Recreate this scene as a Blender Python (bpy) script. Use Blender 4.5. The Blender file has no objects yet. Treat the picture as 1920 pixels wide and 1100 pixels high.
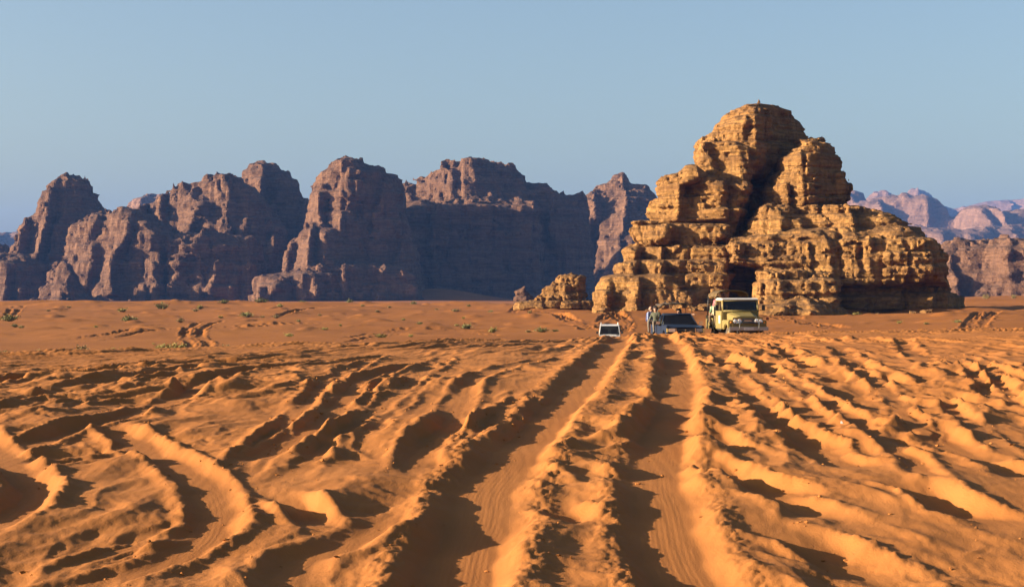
import bpy, bmesh, math, random
import numpy as np
from mathutils import Vector, Matrix

# ------------------------------------------------------------------ camera, sky, sun, exposure
SC = bpy.context.scene
COL = SC.collection
EYE = 1.95            # metres from the sand at the photographer's feet to the lens
FP = 3200.0           # focal length in photograph pixels (1920 wide)
R = math.radians

cam_d = bpy.data.cameras.new('camera'); cam = bpy.data.objects.new('camera', cam_d); COL.objects.link(cam)
cam.location = (0, 0, EYE); cam.rotation_euler = (R(90), 0, 0)
cam_d.sensor_width = 36; cam_d.lens = 36 * FP / 1920
cam_d.clip_start = 0.1; cam_d.clip_end = 60000
SC.camera = cam

SUN_EL = 15.0         # degrees above the horizon
SUN_AZ = 6.0          # degrees from straight left towards the photographer
sdir = Vector((-math.cos(R(SUN_AZ)) * math.cos(R(SUN_EL)), -math.sin(R(SUN_AZ)) * math.cos(R(SUN_EL)), math.sin(R(SUN_EL))))
w = bpy.data.worlds.new('World'); SC.world = w; w.use_nodes = True
nt = w.node_tree
bg = nt.nodes['Background']
sky = nt.nodes.new('ShaderNodeTexSky'); sky.sky_type = 'NISHITA'; sky.sun_disc = False
sky.sun_elevation = R(SUN_EL)
sky.sun_rotation = math.atan2(sdir.x, sdir.y)
sky.air_density = 1.0; sky.dust_density = 2.7; sky.ozone_density = 1.6; sky.altitude = 0
nt.links.new(sky.outputs[0], bg.inputs[0]); bg.inputs[1].default_value = 0.05

sun_d = bpy.data.lights.new('sun', 'SUN'); sun = bpy.data.objects.new('sun', sun_d); COL.objects.link(sun)
sun_d.energy = 5.0; sun_d.angle = R(0.53); sun_d.color = (1.0, 0.80, 0.56)
sun.rotation_euler = sdir.to_track_quat('Z', 'Y').to_euler()
sun.location = (-60, 0, 60)

SC.view_settings.view_transform = 'Standard'; SC.view_settings.look = 'None'
SC.view_settings.exposure = 1.95; SC.view_settings.gamma = 1.0
SC.view_settings.use_curve_mapping = False
SC.render.engine = 'CYCLES'
SC.cycles.use_denoising = True
SC.cycles.max_bounces = 6; SC.cycles.diffuse_bounces = 3; SC.cycles.volume_bounces = 0
SC.cycles.transparent_max_bounces = 12

rng = np.random.default_rng(7)
random.seed(7)

# ------------------------------------------------------------------ noise
_P = rng.permutation(256).astype(np.int32)
_G = rng.normal(size=(256, 3)).astype(np.float32)
_G /= np.linalg.norm(_G, axis=1)[:, None]
_A = np.linspace(0, 2 * np.pi, 256, endpoint=False)
_G2 = np.stack([np.cos(_A), np.sin(_A)], 1).astype(np.float32)


def noise2(x, y, seed=0):
    x = np.asarray(x, np.float32) + seed * 17.31; y = np.asarray(y, np.float32) - seed * 9.73
    xf = np.floor(x); yf = np.floor(y)
    xi = xf.astype(np.int32); yi = yf.astype(np.int32); fx = x - xf; fy = y - yf
    u = fx * fx * fx * (fx * (fx * 6 - 15) + 10); v = fy * fy * fy * (fy * (fy * 6 - 15) + 10)
    a0 = _P[xi & 255]; a1 = _P[(xi + 1) & 255]

    def g(a, j, dx, dy):
        h = _P[(a + j) & 255]
        return _G2[h, 0] * dx + _G2[h, 1] * dy
    n00 = g(a0, yi, fx, fy); n10 = g(a1, yi, fx - 1, fy)
    n01 = g(a0, yi + 1, fx, fy - 1); n11 = g(a1, yi + 1, fx - 1, fy - 1)
    a = n00 + u * (n10 - n00); b = n01 + u * (n11 - n01)
    return (a + v * (b - a)) * 1.5


def noise3(x, y, z, seed=0):
    x = np.asarray(x, np.float32) + seed * 13.7; y = np.asarray(y, np.float32) - seed * 7.9; z = np.asarray(z, np.float32) + seed * 3.3
    xf = np.floor(x); yf = np.floor(y); zf = np.floor(z)
    xi = xf.astype(np.int32); yi = yf.astype(np.int32); zi = zf.astype(np.int32)
    fx = x - xf; fy = y - yf; fz = z - zf
    u = fx * fx * (3 - 2 * fx); v = fy * fy * (3 - 2 * fy); q = fz * fz * (3 - 2 * fz)
    out = 0
    for dx in (0, 1):
        a = _P[(xi + dx) & 255]; wx = u if dx else 1 - u
        for dy in (0, 1):
            b = _P[(a + yi + dy) & 255]; wy = v if dy else 1 - v
            for dz in (0, 1):
                h = _P[(b + zi + dz) & 255]; wz = q if dz else 1 - q
                out = out + wx * wy * wz * (_G[h, 0] * (fx - dx) + _G[h, 1] * (fy - dy) + _G[h, 2] * (fz - dz))
    return out * 1.6


def fbm2(x, y, o=3, seed=0):
    s = 0; a = 1.0
    for i in range(o):
        s = s + a * noise2(x * 2 ** i, y * 2 ** i, seed + i); a *= 0.5
    return s


def fbm3(x, y, z, o=3, seed=0):
    s = 0; a = 1.0
    for i in range(o):
        s = s + a * noise3(x * 2 ** i, y * 2 ** i, z * 2 ** i, seed + i); a *= 0.5
    return s


def sstep(a, b, x):
    t = np.clip((x - a) / (b - a), 0, 1)
    return t * t * (3 - 2 * t)


# ------------------------------------------------------------------ object helpers
def tag(o, label=None, cat=None, group=None, kind=None):
    if label: o['label'] = label
    if cat: o['category'] = cat
    if group: o['group'] = group
    if kind: o['kind'] = kind
    return o


def mesh_np(name, verts, faces, smooth=True, mats=(), midx=None):
    """verts (n,3), faces (m,k) numpy -> mesh data"""
    me = bpy.data.meshes.new(name)
    verts = np.ascontiguousarray(verts, np.float32); faces = np.ascontiguousarray(faces, np.int32)
    m, k = faces.shape
    me.vertices.add(len(verts)); me.vertices.foreach_set('co', verts.ravel())
    me.loops.add(m * k); me.loops.foreach_set('vertex_index', faces.ravel())
    me.polygons.add(m)
    me.polygons.foreach_set('loop_start', np.arange(0, m * k, k, dtype=np.int32))
    me.polygons.foreach_set('loop_total', np.full(m, k, np.int32))
    for mt in mats: me.materials.append(mt)
    if midx is not None: me.polygons.foreach_set('material_index', np.ascontiguousarray(midx, np.int32))
    me.polygons.foreach_set('use_smooth', np.full(m, smooth, bool))
    me.update(calc_edges=True); me.validate()
    return me


def add_obj(name, data, parent=None, loc=None):
    o = bpy.data.objects.new(name, data); COL.objects.link(o)
    if parent: o.parent = parent
    if loc is not None: o.location = loc
    return o


def empty(name, loc=(0, 0, 0), rz=0.0):
    o = bpy.data.objects.new(name, None); COL.objects.link(o)
    o.location = loc; o.rotation_euler = (0, 0, rz); o.empty_display_size = 0.3
    return o


# ------------------------------------------------------------------ materials
def new_mat(name):
    m = bpy.data.materials.new(name); m.use_nodes = True
    return m, m.node_tree.nodes, m.node_tree.links, m.node_tree.nodes['Principled BSDF']


def ramp(nodes, stops):
    r = nodes.new('ShaderNodeValToRGB'); el = r.color_ramp.elements
    el[0].position, el[0].color = stops[0][0], (*stops[0][1], 1)
    el[1].position, el[1].color = stops[-1][0], (*stops[-1][1], 1)
    for p, c in stops[1:-1]:
        e = el.new(p); e.color = (*c, 1)
    return r


def tex_noise(nodes, links, vec, scale, detail=4, rough=0.55):
    n = nodes.new('ShaderNodeTexNoise'); n.inputs['Scale'].default_value = scale
    n.inputs['Detail'].default_value = detail; n.inputs['Roughness'].default_value = rough
    if vec is not None: links.new(vec, n.inputs['Vector'])
    return n


def mapping(nodes, links, src, scale):
    mp = nodes.new('ShaderNodeMapping'); mp.inputs['Scale'].default_value = scale
    links.new(src, mp.inputs['Vector']); return mp.outputs[0]


def mixc(nodes, links, fac, a, b, mode='MIX'):
    m = nodes.new('ShaderNodeMix'); m.data_type = 'RGBA'; m.blend_type = mode
    for sock, v in ((m.inputs[0], fac), (m.inputs[6], a), (m.inputs[7], b)):
        if hasattr(v, 'is_output') or hasattr(v, 'links'): links.new(v, sock)
        elif isinstance(v, (int, float)): sock.default_value = v
        else: sock.default_value = (*v, 1)
    return m.outputs[2]


def simple_mat(name, col, rough=0.5, metal=0.0, var=0.12, scale=6.0, coat=0.0, bump=0.0):
    m, N, L, b = new_mat(name)
    tc = N.new('ShaderNodeTexCoord')
    n = tex_noise(N, L, tc.outputs['Object'], scale, 5)
    lo = tuple(c * (1 - var) for c in col); hi = tuple(min(1, c * (1 + var)) for c in col)
    r = ramp(N, [(0.3, lo), (0.7, hi)]); L.new(n.outputs[0], r.inputs[0])
    L.new(r.outputs[0], b.inputs['Base Color'])
    b.inputs['Roughness'].default_value = rough; b.inputs['Metallic'].default_value = metal
    b.inputs['Coat Weight'].default_value = coat
    if bump:
        bp = N.new('ShaderNodeBump'); bp.inputs['Strength'].default_value = bump; bp.inputs['Distance'].default_value = 0.01
        L.new(n.outputs[0], bp.inputs['Height']); L.new(bp.outputs[0], b.inputs['Normal'])
    return m


def sand_mat():
    m, N, L, b = new_mat('sand')
    tc = N.new('ShaderNodeTexCoord'); P = tc.outputs['Object']
    big = tex_noise(N, L, P, 0.05, 4); mid = tex_noise(N, L, P, 0.9, 5); fine = tex_noise(N, L, P, 55, 3, 0.7)
    grain = tex_noise(N, L, P, 260, 2, 0.8)
    r1 = ramp(N, [(0.3, (0.270, 0.107, 0.029)), (0.55, (0.302, 0.122, 0.034)), (0.75, (0.335, 0.139, 0.041))])
    L.new(mid.outputs[0], r1.inputs[0])
    r2 = ramp(N, [(0.35, (0.85, 0.82, 0.82)), (0.65, (1.0, 1.0, 1.0))]); L.new(big.outputs[0], r2.inputs[0])
    c = mixc(N, L, 1.0, r1.outputs[0], r2.outputs[0], 'MULTIPLY')
    r3 = ramp(N, [(0.3, (0.86, 0.84, 0.82)), (0.7, (1.06, 1.06, 1.06))]); L.new(grain.outputs[0], r3.inputs[0])
    c = mixc(N, L, 1.0, c, r3.outputs[0], 'MULTIPLY')
    sp = N.new('ShaderNodeSeparateXYZ'); L.new(P, sp.inputs[0])
    wob = N.new('ShaderNodeMath'); wob.operation = 'MULTIPLY_ADD'; wob.inputs[1].default_value = 30; L.new(big.outputs[0], wob.inputs[0]); L.new(sp.outputs[1], wob.inputs[2])
    mr = N.new('ShaderNodeMapRange'); mr.inputs[1].default_value = 70; mr.inputs[2].default_value = 110; L.new(wob.outputs[0], mr.inputs[0])
    c2 = mixc(N, L, 1.0, c, (0.79, 0.74, 0.57), 'MULTIPLY')
    c = mixc(N, L, mr.outputs[0], c, c2)      # firmer, browner sand on the plain beyond the churned rise
    L.new(c, b.inputs['Base Color'])
    b.inputs['Roughness'].default_value = 0.95; b.inputs['Specular IOR Level'].default_value = 0.1
    wv = N.new('ShaderNodeTexWave'); wv.inputs['Scale'].default_value = 2.6; wv.inputs['Distortion'].default_value = 5
    wv.inputs['Detail'].default_value = 2; wv.inputs['Detail Scale'].default_value = 1.5
    L.new(mapping(N, L, P, (1.0, 0.35, 1)), wv.inputs['Vector'])
    b1 = N.new('ShaderNodeBump'); b1.inputs['Strength'].default_value = 0.5; b1.inputs['Distance'].default_value = 0.012
    L.new(fine.outputs[0], b1.inputs['Height'])
    b2 = N.new('ShaderNodeBump'); b2.inputs['Strength'].default_value = 0.12; b2.inputs['Distance'].default_value = 0.01
    L.new(wv.outputs['Fac'], b2.inputs['Height']); L.new(b1.outputs[0], b2.inputs['Normal'])
    b3 = N.new('ShaderNodeBump'); b3.inputs['Strength'].default_value = 0.25; b3.inputs['Distance'].default_value = 0.004
    L.new(grain.outputs[0], b3.inputs['Height']); L.new(b2.outputs[0], b3.inputs['Normal'])
    L.new(b3.outputs[0], b.inputs['Normal'])
    return m


def rock_mat(name, light, mid, dark, varnish, s=1.0, bump=0.5, lines_k=0.5):
    """s: size in metres of the largest bedding bands"""
    m, N, L, b = new_mat(name)
    tc = N.new('ShaderNodeTexCoord'); P = tc.outputs['Object']
    bands = tex_noise(N, L, mapping(N, L, P, (0.03 / s, 0.03 / s, 0.55 / s)), 1.0, 5, 0.6)
    blot = tex_noise(N, L, P, 0.16 / s, 6, 0.62)
    streak = tex_noise(N, L, mapping(N, L, P, (0.9 / s, 0.9 / s, 0.06 / s)), 1.0, 4, 0.6)
    fine = tex_noise(N, L, P, 1.6 / s, 6, 0.7)
    r1 = ramp(N, [(0.30, dark), (0.46, mid), (0.60, light), (0.75, mid)]); L.new(bands.outputs[0], r1.inputs[0])
    r2 = ramp(N, [(0.42, (0, 0, 0)), (0.66, (1, 1, 1))]); L.new(blot.outputs[0], r2.inputs[0])
    c = mixc(N, L, r2.outputs[0], r1.outputs[0], mid)
    r3 = ramp(N, [(0.50, (0, 0, 0)), (0.72, (0.55, 0.55, 0.55))]); L.new(streak.outputs[0], r3.inputs[0])
    c = mixc(N, L, r3.outputs[0], c, varnish)
    # desert varnish and dust on the ledges
    ge = N.new('ShaderNodeNewGeometry'); sp = N.new('ShaderNodeSeparateXYZ'); L.new(ge.outputs['True Normal'], sp.inputs[0])
    r4 = ramp(N, [(0.35, (0, 0, 0)), (0.8, (0.62, 0.62, 0.62))]); L.new(sp.outputs[2], r4.inputs[0])
    c = mixc(N, L, r4.outputs[0], c, varnish)
    r5 = ramp(N, [(0.25, (0.70, 0.69, 0.68)), (0.7, (1.12, 1.12, 1.12))]); L.new(fine.outputs[0], r5.inputs[0])
    c = mixc(N, L, 1.0, c, r5.outputs[0], 'MULTIPLY')
    lines = tex_noise(N, L, mapping(N, L, P, (0.30 / s, 0.30 / s, 2.6 / s)), 1.0, 4, 0.62)
    r6 = ramp(N, [(0.34, (lines_k,) * 3), (0.54, (1.0, 1.0, 1.0)), (0.8, (1.12, 1.12, 1.12))]); L.new(lines.outputs[0], r6.inputs[0])
    c = mixc(N, L, 1.0, c, r6.outputs[0], 'MULTIPLY')
    L.new(c, b.inputs['Base Color'])
    b.inputs['Roughness'].default_value = 0.95; b.inputs['Specular IOR Level'].default_value = 0.15
    lay = tex_noise(N, L, mapping(N, L, P, (0.25 / s, 0.25 / s, 2.4 / s)), 1.0, 4, 0.6)
    b1 = N.new('ShaderNodeBump'); b1.inputs['Strength'].default_value = bump; b1.inputs['Distance'].default_value = 0.6 * s
    L.new(lay.outputs[0], b1.inputs['Height'])
    b2 = N.new('ShaderNodeBump'); b2.inputs['Strength'].default_value = bump; b2.inputs['Distance'].default_value = 0.45 * s
    L.new(fine.outputs[0], b2.inputs['Height']); L.new(b1.outputs[0], b2.inputs['Normal'])
    L.new(b2.outputs[0], b.inputs['Normal'])
    return m


M = {}
M['sand'] = sand_mat()
M['butte'] = rock_mat('butte_sandstone', (0.345, 0.186, 0.060), (0.258, 0.134, 0.045), (0.155, 0.076, 0.029), (0.100, 0.055, 0.028), 1.0, 0.9, 0.70)
M['mount'] = rock_mat('mountain_sandstone', (0.200, 0.108, 0.064), (0.135, 0.071, 0.044), (0.078, 0.041, 0.028), (0.080, 0.046, 0.033), 4.0, 1.0, 0.70)
M['far'] = rock_mat('far_sandstone', (0.19, 0.108, 0.074), (0.15, 0.085, 0.060), (0.10, 0.058, 0.042), (0.11, 0.066, 0.050), 12.0, 0.6, 0.75)

# ------------------------------------------------------------------ ground
# long-wave shape of the land: how far the sand lies below the lens, by bearing and distance
DD = np.array([8, 10.7, 14.7, 18.8, 26.7, 38, 47, 56, 65, 76, 100, 145, 200, 260, 320, 420, 520, 700, 1000, 1500, 4000, 30000], float)
PXS = np.array([0, 640, 960, 1250, 1600, 1920], float)
DROP = np.array([
    [1.95, 1.83, 1.66, 1.58, 1.50, 1.50, 1.64, 2.10, 2.75, 3.4, 4.3, 5.0, 4.7, 4.2, 3.55, 2.40, 4.6, 6.0, 6, 6, 6, 6],
    [1.95, 1.83, 1.61, 1.49, 1.34, 1.33, 1.42, 1.68, 2.30, 3.0, 4.0, 4.7, 4.6, 4.2, 3.60, 2.35, 4.6, 6.0, 6, 6, 6, 6],
    [1.95, 1.83, 1.61, 1.47, 1.29, 1.27, 1.34, 1.50, 2.0, 2.7, 3.8, 4.6, 4.5, 4.1, 3.60, 2.40, 4.6, 6.0, 6, 6, 6, 6],
    [1.95, 1.83, 1.61, 1.47, 1.28, 1.26, 1.31, 1.35, 1.78, 2.38, 3.6, 4.5, 4.3, 3.7, 3.30, 3.00, 3.6, 5.0, 6, 6, 6, 6],
    [1.95, 1.83, 1.61, 1.46, 1.27, 1.25, 1.26, 1.26, 1.48, 1.80, 2.9, 4.0, 3.8, 3.4, 3.60, 3.20, 3.0, 3.0, 4, 5, 6, 6],
    [1.95, 1.83, 1.61, 1.45, 1.26, 1.20, 1.16, 1.11, 1.45, 2.0, 3.0, 3.6, 3.0, 3.0, 2.90, 1.80, 0.9, 0.8, 2, 4, 6, 6]])
_LD = np.linspace(math.log(8), math.log(30000), 900)
_k = np.exp(-0.5 * (np.arange(-9, 10) / 4.0) ** 2); _k /= _k.sum()
_TAB = []
for row in DROP:
    v = np.interp(_LD, np.log(DD), row); vp = np.pad(v, 9, mode='edge'); _TAB.append(np.convolve(vp, _k, 'valid'))
_TAB = np.array(_TAB)


def macro(x, y):
    """height of the long-wave land at (x, y)"""
    x = np.asarray(x, float); y = np.asarray(y, float)
    yc = np.maximum(y, 8.0)
    ld = (np.log(yc) - _LD[0]) / (_LD[1] - _LD[0]); i = np.clip(ld.astype(int), 0, len(_LD) - 2); f = np.clip(ld - i, 0, 1)
    px = np.clip(960 + FP * x / yc, PXS[0], PXS[-1])
    j = np.clip(np.searchsorted(PXS, px) - 1, 0, len(PXS) - 2); g = (px - PXS[j]) / (PXS[j + 1] - PXS[j]); g = g * g * (3 - 2 * g)
    a = _TAB[j, i] * (1 - f) + _TAB[j, i + 1] * f; b = _TAB[j + 1, i] * (1 - f) + _TAB[j + 1, i + 1] * f
    z = EYE - (a * (1 - g) + b * g)
    # sand banked up against the foot of the central cliffs
    z = z + 14.0 * np.exp(-((x + 62) / 44) ** 2 - ((y - 1430) / 55) ** 2)
    # sand drifted against the foot of the butte
    z = z + 1.0 * np.exp(-((y - 291 - 0.10 * (x - 45)) / 7.5) ** 2) * sstep(12, 24, x) * (1 - sstep(78, 90, x)) * (0.7 + 0.5 * np.sin(x * 0.37) * np.sin(x * 0.11 + 1))
    return z


def hit(px, py, dmin=8.5, dmax=900):
    """the place on the land seen at a point of the photograph, searching from dmin outwards"""
    d = np.exp(np.linspace(math.log(dmin), math.log(dmax), 1500))
    x = (px - 960) / FP * d; zr = EYE - (py - 550) / FP * d
    k = np.nonzero(zr <= macro(x, d))[0]
    if len(k) == 0:
        k = [int(np.argmin(zr - macro(x, d)))]
    return float(x[k[0]]), float(d[k[0]])


tcol = np.concatenate([-np.geomspace(3, 0.35, 46), np.linspace(-0.345, 0.345, 860), np.geomspace(0.35, 3, 46)])
yrow = np.concatenate([-np.geomspace(1500, 1, 24), np.linspace(-0.5, 8.5, 28), np.geomspace(8.7, 62, 570), np.geomspace(62.4, 460, 235), np.geomspace(470, 9000, 66)])
NT, NY = len(tcol), len(yrow)
GX = (np.abs(yrow)[:, None] + 4.0) * tcol[None, :]
GY = np.repeat(yrow[:, None], NT, 1)
H = macro(GX, GY)
near_r = slice(52, 52 + 570 + 40)                  # rows 8.7 m .. ~75 m
far_r = slice(52 + 570, 52 + 570 + 235)
RC = slice(46, 906)

# --- wind and foot worn relief of the near sand
nx_, ny_ = GX[near_r, RC].astype(np.float32), GY[near_r, RC].astype(np.float32)
wx = nx_ + 0.35 * fbm2(nx_ * 0.9, ny_ * 0.9, 2, 11); wy = ny_ + 0.35 * fbm2(nx_ * 0.9, ny_ * 0.9, 2, 12)
rough = np.clip(0.75 + 0.8 * fbm2(nx_ * 0.16, ny_ * 0.16, 2, 5), 0.15, 1.6)
th_ = np.arctan2(nx_ - 4.6, 66.0 - ny_); rr_ = np.hypot(nx_ - 4.6, 66.0 - ny_)
tw = th_ + 0.012 * fbm2(nx_ * 0.35, ny_ * 0.35, 2, 13)
band = 1 - np.abs(noise2(tw * 46, rr_ * 0.16, 21)) * 2.2
band2 = 1 - np.abs(noise2(tw * 92, rr_ * 0.33, 27)) * 2.2
ridge2 = 1 - np.abs(noise2(wx * 0.95 - wy * 0.2, wy * 0.55, 22)) * 2.2
lumps = noise2(wx * 1.9, wy * 1.25, 23)
rel = 0.055 * fbm2(nx_ * 0.26, ny_ * 0.18, 2, 1)
rel += rough * (0.058 * band + 0.036 * band2 + 0.026 * ridge2 + 0.036 * np.maximum(lumps, -0.15) + 0.016 * noise2(wx * 4.2, wy * 3.0, 24) + 0.009 * noise2(wx * 8.5, wy * 6.5, 25) + 0.0055 * noise2(nx_ * 19, ny_ * 15, 26))
rel -= rel.mean() * 0.9
fade = sstep(8.6, 9.5, ny_) * (1 - sstep(66, 75, ny_))
REL = np.zeros_like(H); REL[near_r, RC] = rel * fade
CRUMB = np.zeros_like(H)

# --- the far plain: low hummocks and swells
fx_, fy_ = GX[far_r, RC].astype(np.float32), GY[far_r, RC].astype(np.float32)
fr = 0.55 * fbm2(fx_ * 0.030, fy_ * 0.022, 2, 31) + 1.3 * fbm2(fx_ * 0.030, fy_ * 0.03, 2, 36) * sstep(330, 420, fy_) + 0.14 * np.maximum(0, noise2(fx_ * 0.16, fy_ * 0.10, 33)) + 0.025 * noise2(fx_ * 0.45, fy_ * 0.3, 34)
hum = np.maximum(0, noise2(fx_ * 0.21, fy_ * 0.13, 35) - 0.42)
fr = fr + 1.0 * hum * sstep(150, 230, fy_)
REL[far_r, RC] += fr * sstep(150, 205, fy_) * (1 - sstep(435, 460, fy_))


def catmull(P, step):
    P = np.asarray(P, float); out = []
    Q = np.vstack([2 * P[0] - P[1], P, 2 * P[-1] - P[-2]])
    for i in range(1, len(Q) - 2):
        p0, p1, p2, p3 = Q[i - 1], Q[i], Q[i + 1], Q[i + 2]
        n = max(2, int(np.linalg.norm(p2 - p1) / step))
        for t in np.linspace(0, 1, n, endpoint=False):
            out.append(0.5 * ((2 * p1) + (-p0 + p2) * t + (2 * p0 - 5 * p1 + 4 * p2 - p3) * t * t + (-p0 + 3 * p1 - 3 * p2 + p3) * t ** 3))
    out.append(P[-1])
    return np.array(out)


BERM_SPOTS = []


def track(pts, wid, depth, berm=0.05, wall=0.12, near=True, crumb=1.0, lb=1.0, rb=1.0, wob=0.04, ends=1.2, fill=1.0, seed=0, dmin=None, bw=None, brk=0.0):
    """press one wheel rut into the sand; pts are points of the photograph along its middle"""
    W = np.array([hit(px, py, *((8.5, 62) if near else (dmin or 110, 460))) for px, py in pts])
    L = catmull(W, 0.12 if near else 0.5)
    L[:, 0] += wob * noise2(np.arange(len(L)) * 0.07, np.zeros(len(L)), seed + 50)
    reach = wid / 2 + wall + 4 * (bw or 0.10 * wid + 0.05) + 0.15
    ra, rb_ = np.searchsorted(yrow, L[:, 1].min() - reach), np.searchsorted(yrow, L[:, 1].max() + reach)
    dist = np.full((rb_ - ra, NT), 1e9, np.float32); lat = np.zeros_like(dist); alo = np.zeros_like(dist)
    s = 0.0
    for a, b in zip(L[:-1], L[1:]):
        dv = b - a; ln = float(np.hypot(*dv))
        if ln < 1e-5: continue
        ya, yb = min(a[1], b[1]) - reach, max(a[1], b[1]) + reach
        i0, i1 = max(ra, np.searchsorted(yrow, ya)), min(rb_, np.searchsorted(yrow, yb))
        ym = max(2.0, ya) + 4; yM = yb + 4
        xa, xb = min(a[0], b[0]) - reach, max(a[0], b[0]) + reach
        j0 = np.searchsorted(tcol, min(xa / ym, xa / yM)); j1 = np.searchsorted(tcol, max(xb / ym, xb / yM))
        if i1 <= i0 or j1 <= j0: s += ln; continue
        X = GX[i0:i1, j0:j1] - a[0]; Y = GY[i0:i1, j0:j1] - a[1]
        t = np.clip((X * dv[0] + Y * dv[1]) / (ln * ln), 0, 1)
        ex = X - t * dv[0]; ey = Y - t * dv[1]; d = np.sqrt(ex * ex + ey * ey)
        sl = (slice(i0 - ra, i1 - ra), slice(j0, j1)); better = d < dist[sl]
        sg = np.sign(dv[0] * Y - dv[1] * X)            # + on the left of the direction of travel
        dist[sl][better] = d[better]; lat[sl][better] = (sg * d)[better]; alo[sl][better] = (s + t * ln)[better]
        s += ln
    m = dist < reach
    if not m.any(): return
    x = GX[ra:rb_][m]; y = GY[ra:rb_][m]; la = lat[m]; al = alo[m]
    sc = 1.0 if near else 0.25
    la = la + wob * fbm2(x * 1.6 * sc, y * 1.6 * sc, 2, seed + 60) * (1 if near else 3)
    ad = np.abs(la)
    e = sstep(0, ends, al) * (1 - sstep(s - ends, s, al))
    vary = np.clip(1 + 0.55 * noise2(al * 0.45 * sc, 0 * al, seed + 70), 0.35, 1.6)
    brkn = 1 - brk * (1 - sstep(-0.35, 0.25, noise2(al * 0.5 + 3, 0 * al, seed + 75)))
    floor = (1 - sstep(wid / 2, wid / 2 + wall, ad)) * e * (0.25 + 0.75 * brkn)
    vary = vary * (0.3 + 0.7 * brkn)
    side = np.where(la > 0, lb, rb)
    b_w = bw or (0.10 * wid + 0.05)
    bm = np.exp(-((ad - (wid / 2 + wall + 0.4 * b_w)) / b_w) ** 2) * e * side * vary
    r = REL[ra:rb_][m]
    flo = -depth
    if near:
        flo = -depth + 0.0011 * np.cos(lat[m] * 2 * np.pi / 0.04) * (ad < wid * 0.4) + 0.02 * noise2(al * 0.5, 0 * al, seed + 80)
    r = r * (1 - floor * fill) + flo * floor + berm * bm
    if near:
        cr = bm * crumb
        r = r + cr * (0.009 * noise2(x * 5, y * 5, seed + 90) + 0.012 * noise2(x * 13, y * 13, seed + 91) + 0.009 * noise2(x * 29, y * 29, seed + 92))
        CRUMB[ra:rb_][m] = np.maximum(CRUMB[ra:rb_][m] * (1 - floor), cr)
        REL[ra:rb_][m] = r
        # remember the crest of the berms for loose clods
        n = int(len(L) * 0.9)
        for _ in range(n if crumb > 0.2 else 0):
            k = random.randrange(1, len(L) - 1); tv = L[k + 1] - L[k - 1]; tv /= max(1e-6, np.hypot(*tv))
            sd = random.choice((-1, 1)) if min(lb, rb) > 0.3 else (1 if lb > rb else -1)
            off = (wid / 2 + wall + random.gauss(0.4, 1.0) * b_w) * sd
            BERM_SPOTS.append((L[k][0] - tv[1] * off, L[k][1] + tv[0] * off, crumb))
    else:
        REL[ra:rb_][m] = r


# older, half blown-in ruts on the right
OLD = dict(wall=0.18, berm=0.03, crumb=0.8, wob=0.10, brk=1.0)
track([(1338, 659), (1370, 691), (1402, 723), (1438, 759), (1475, 791), (1515, 818), (1565, 845), (1640, 880)], 0.20, 0.10, seed=1, lb=1.3, **OLD)
track([(1447, 645), (1511, 682), (1575, 714), (1629, 750), (1697, 782), (1765, 814), (1825, 845), (1900, 878), (1990, 905)], 0.20, 0.09, seed=2, **OLD)
track([(1425, 680), (1447, 700), (1475, 732), (1515, 768), (1570, 800)], 0.18, 0.08, seed=3, **OLD)
track([(1311, 795), (1356, 823), (1420, 850), (1500, 872)], 0.18, 0.10, seed=4, **OLD)
track([(1305, 845), (1356, 873), (1447, 909), (1538, 945), (1620, 977), (1730, 1010)], 0.20, 0.11, seed=5, **OLD)
track([(1360, 893), (1447, 923), (1515, 950), (1590, 985)], 0.16, 0.09, seed=6, **OLD)
track([(1385, 955), (1430, 972), (1493, 991), (1584, 1027), (1661, 1059), (1765, 1097)], 0.20, 0.13, seed=7, **OLD)
track([(1430, 1012), (1480, 1032), (1538, 1045), (1611, 1073), (1680, 1105)], 0.18, 0.12, seed=8, **OLD)
track([(1638, 886), (1720, 914), (1784, 936), (1829, 959), (1925, 990)], 0.18, 0.09, seed=9, **OLD)
track([(1729, 1000), (1811, 1032), (1900, 1060)], 0.16, 0.08, seed=10, **OLD)
track([(1560, 905), (1680, 960), (1790, 1000), (1930, 1045)], 0.16, 0.06, seed=12, **OLD)
track([(1570, 650), (1590, 668), (1640, 700), (1760, 735), (1930, 775)], 0.2, 0.06, seed=13, **OLD)
track([(1690, 640), (1710, 660), (1760, 680), (1930, 715)], 0.2, 0.05, seed=14, **OLD)
# a web of faint older tracks
for q in range(13):
    x0 = random.uniform(1330, 1880); y0 = random.uniform(640, 760); k_ = random.uniform(.9, 2.6); L_ = random.uniform(160, 420)
    pts = [(x0 + L_ * t * k_ * .5, y0 + L_ * (t ** 1.25) * .55 + 8 * math.sin(3 * t + q)) for t in (0, .25, .5, .75, 1)]
    track(pts, 0.11, 0.035, seed=150 + q, wall=.10, berm=.022, crumb=.4, wob=.06, brk=.6)
for q in range(12):
    x0 = random.uniform(560, 1060); y0 = random.uniform(660, 760); k_ = random.uniform(.6, 2.2); L_ = random.uniform(140, 380)
    pts = [(x0 - L_ * t * k_ * .5, y0 + L_ * (t ** 1.2) * .6 + 8 * math.sin(3 * t + q)) for t in (0, .25, .5, .75, 1)]
    track(pts, 0.11, 0.035, seed=170 + q, wall=.10, berm=.022, crumb=.4, wob=.06, brk=.6)
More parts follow.
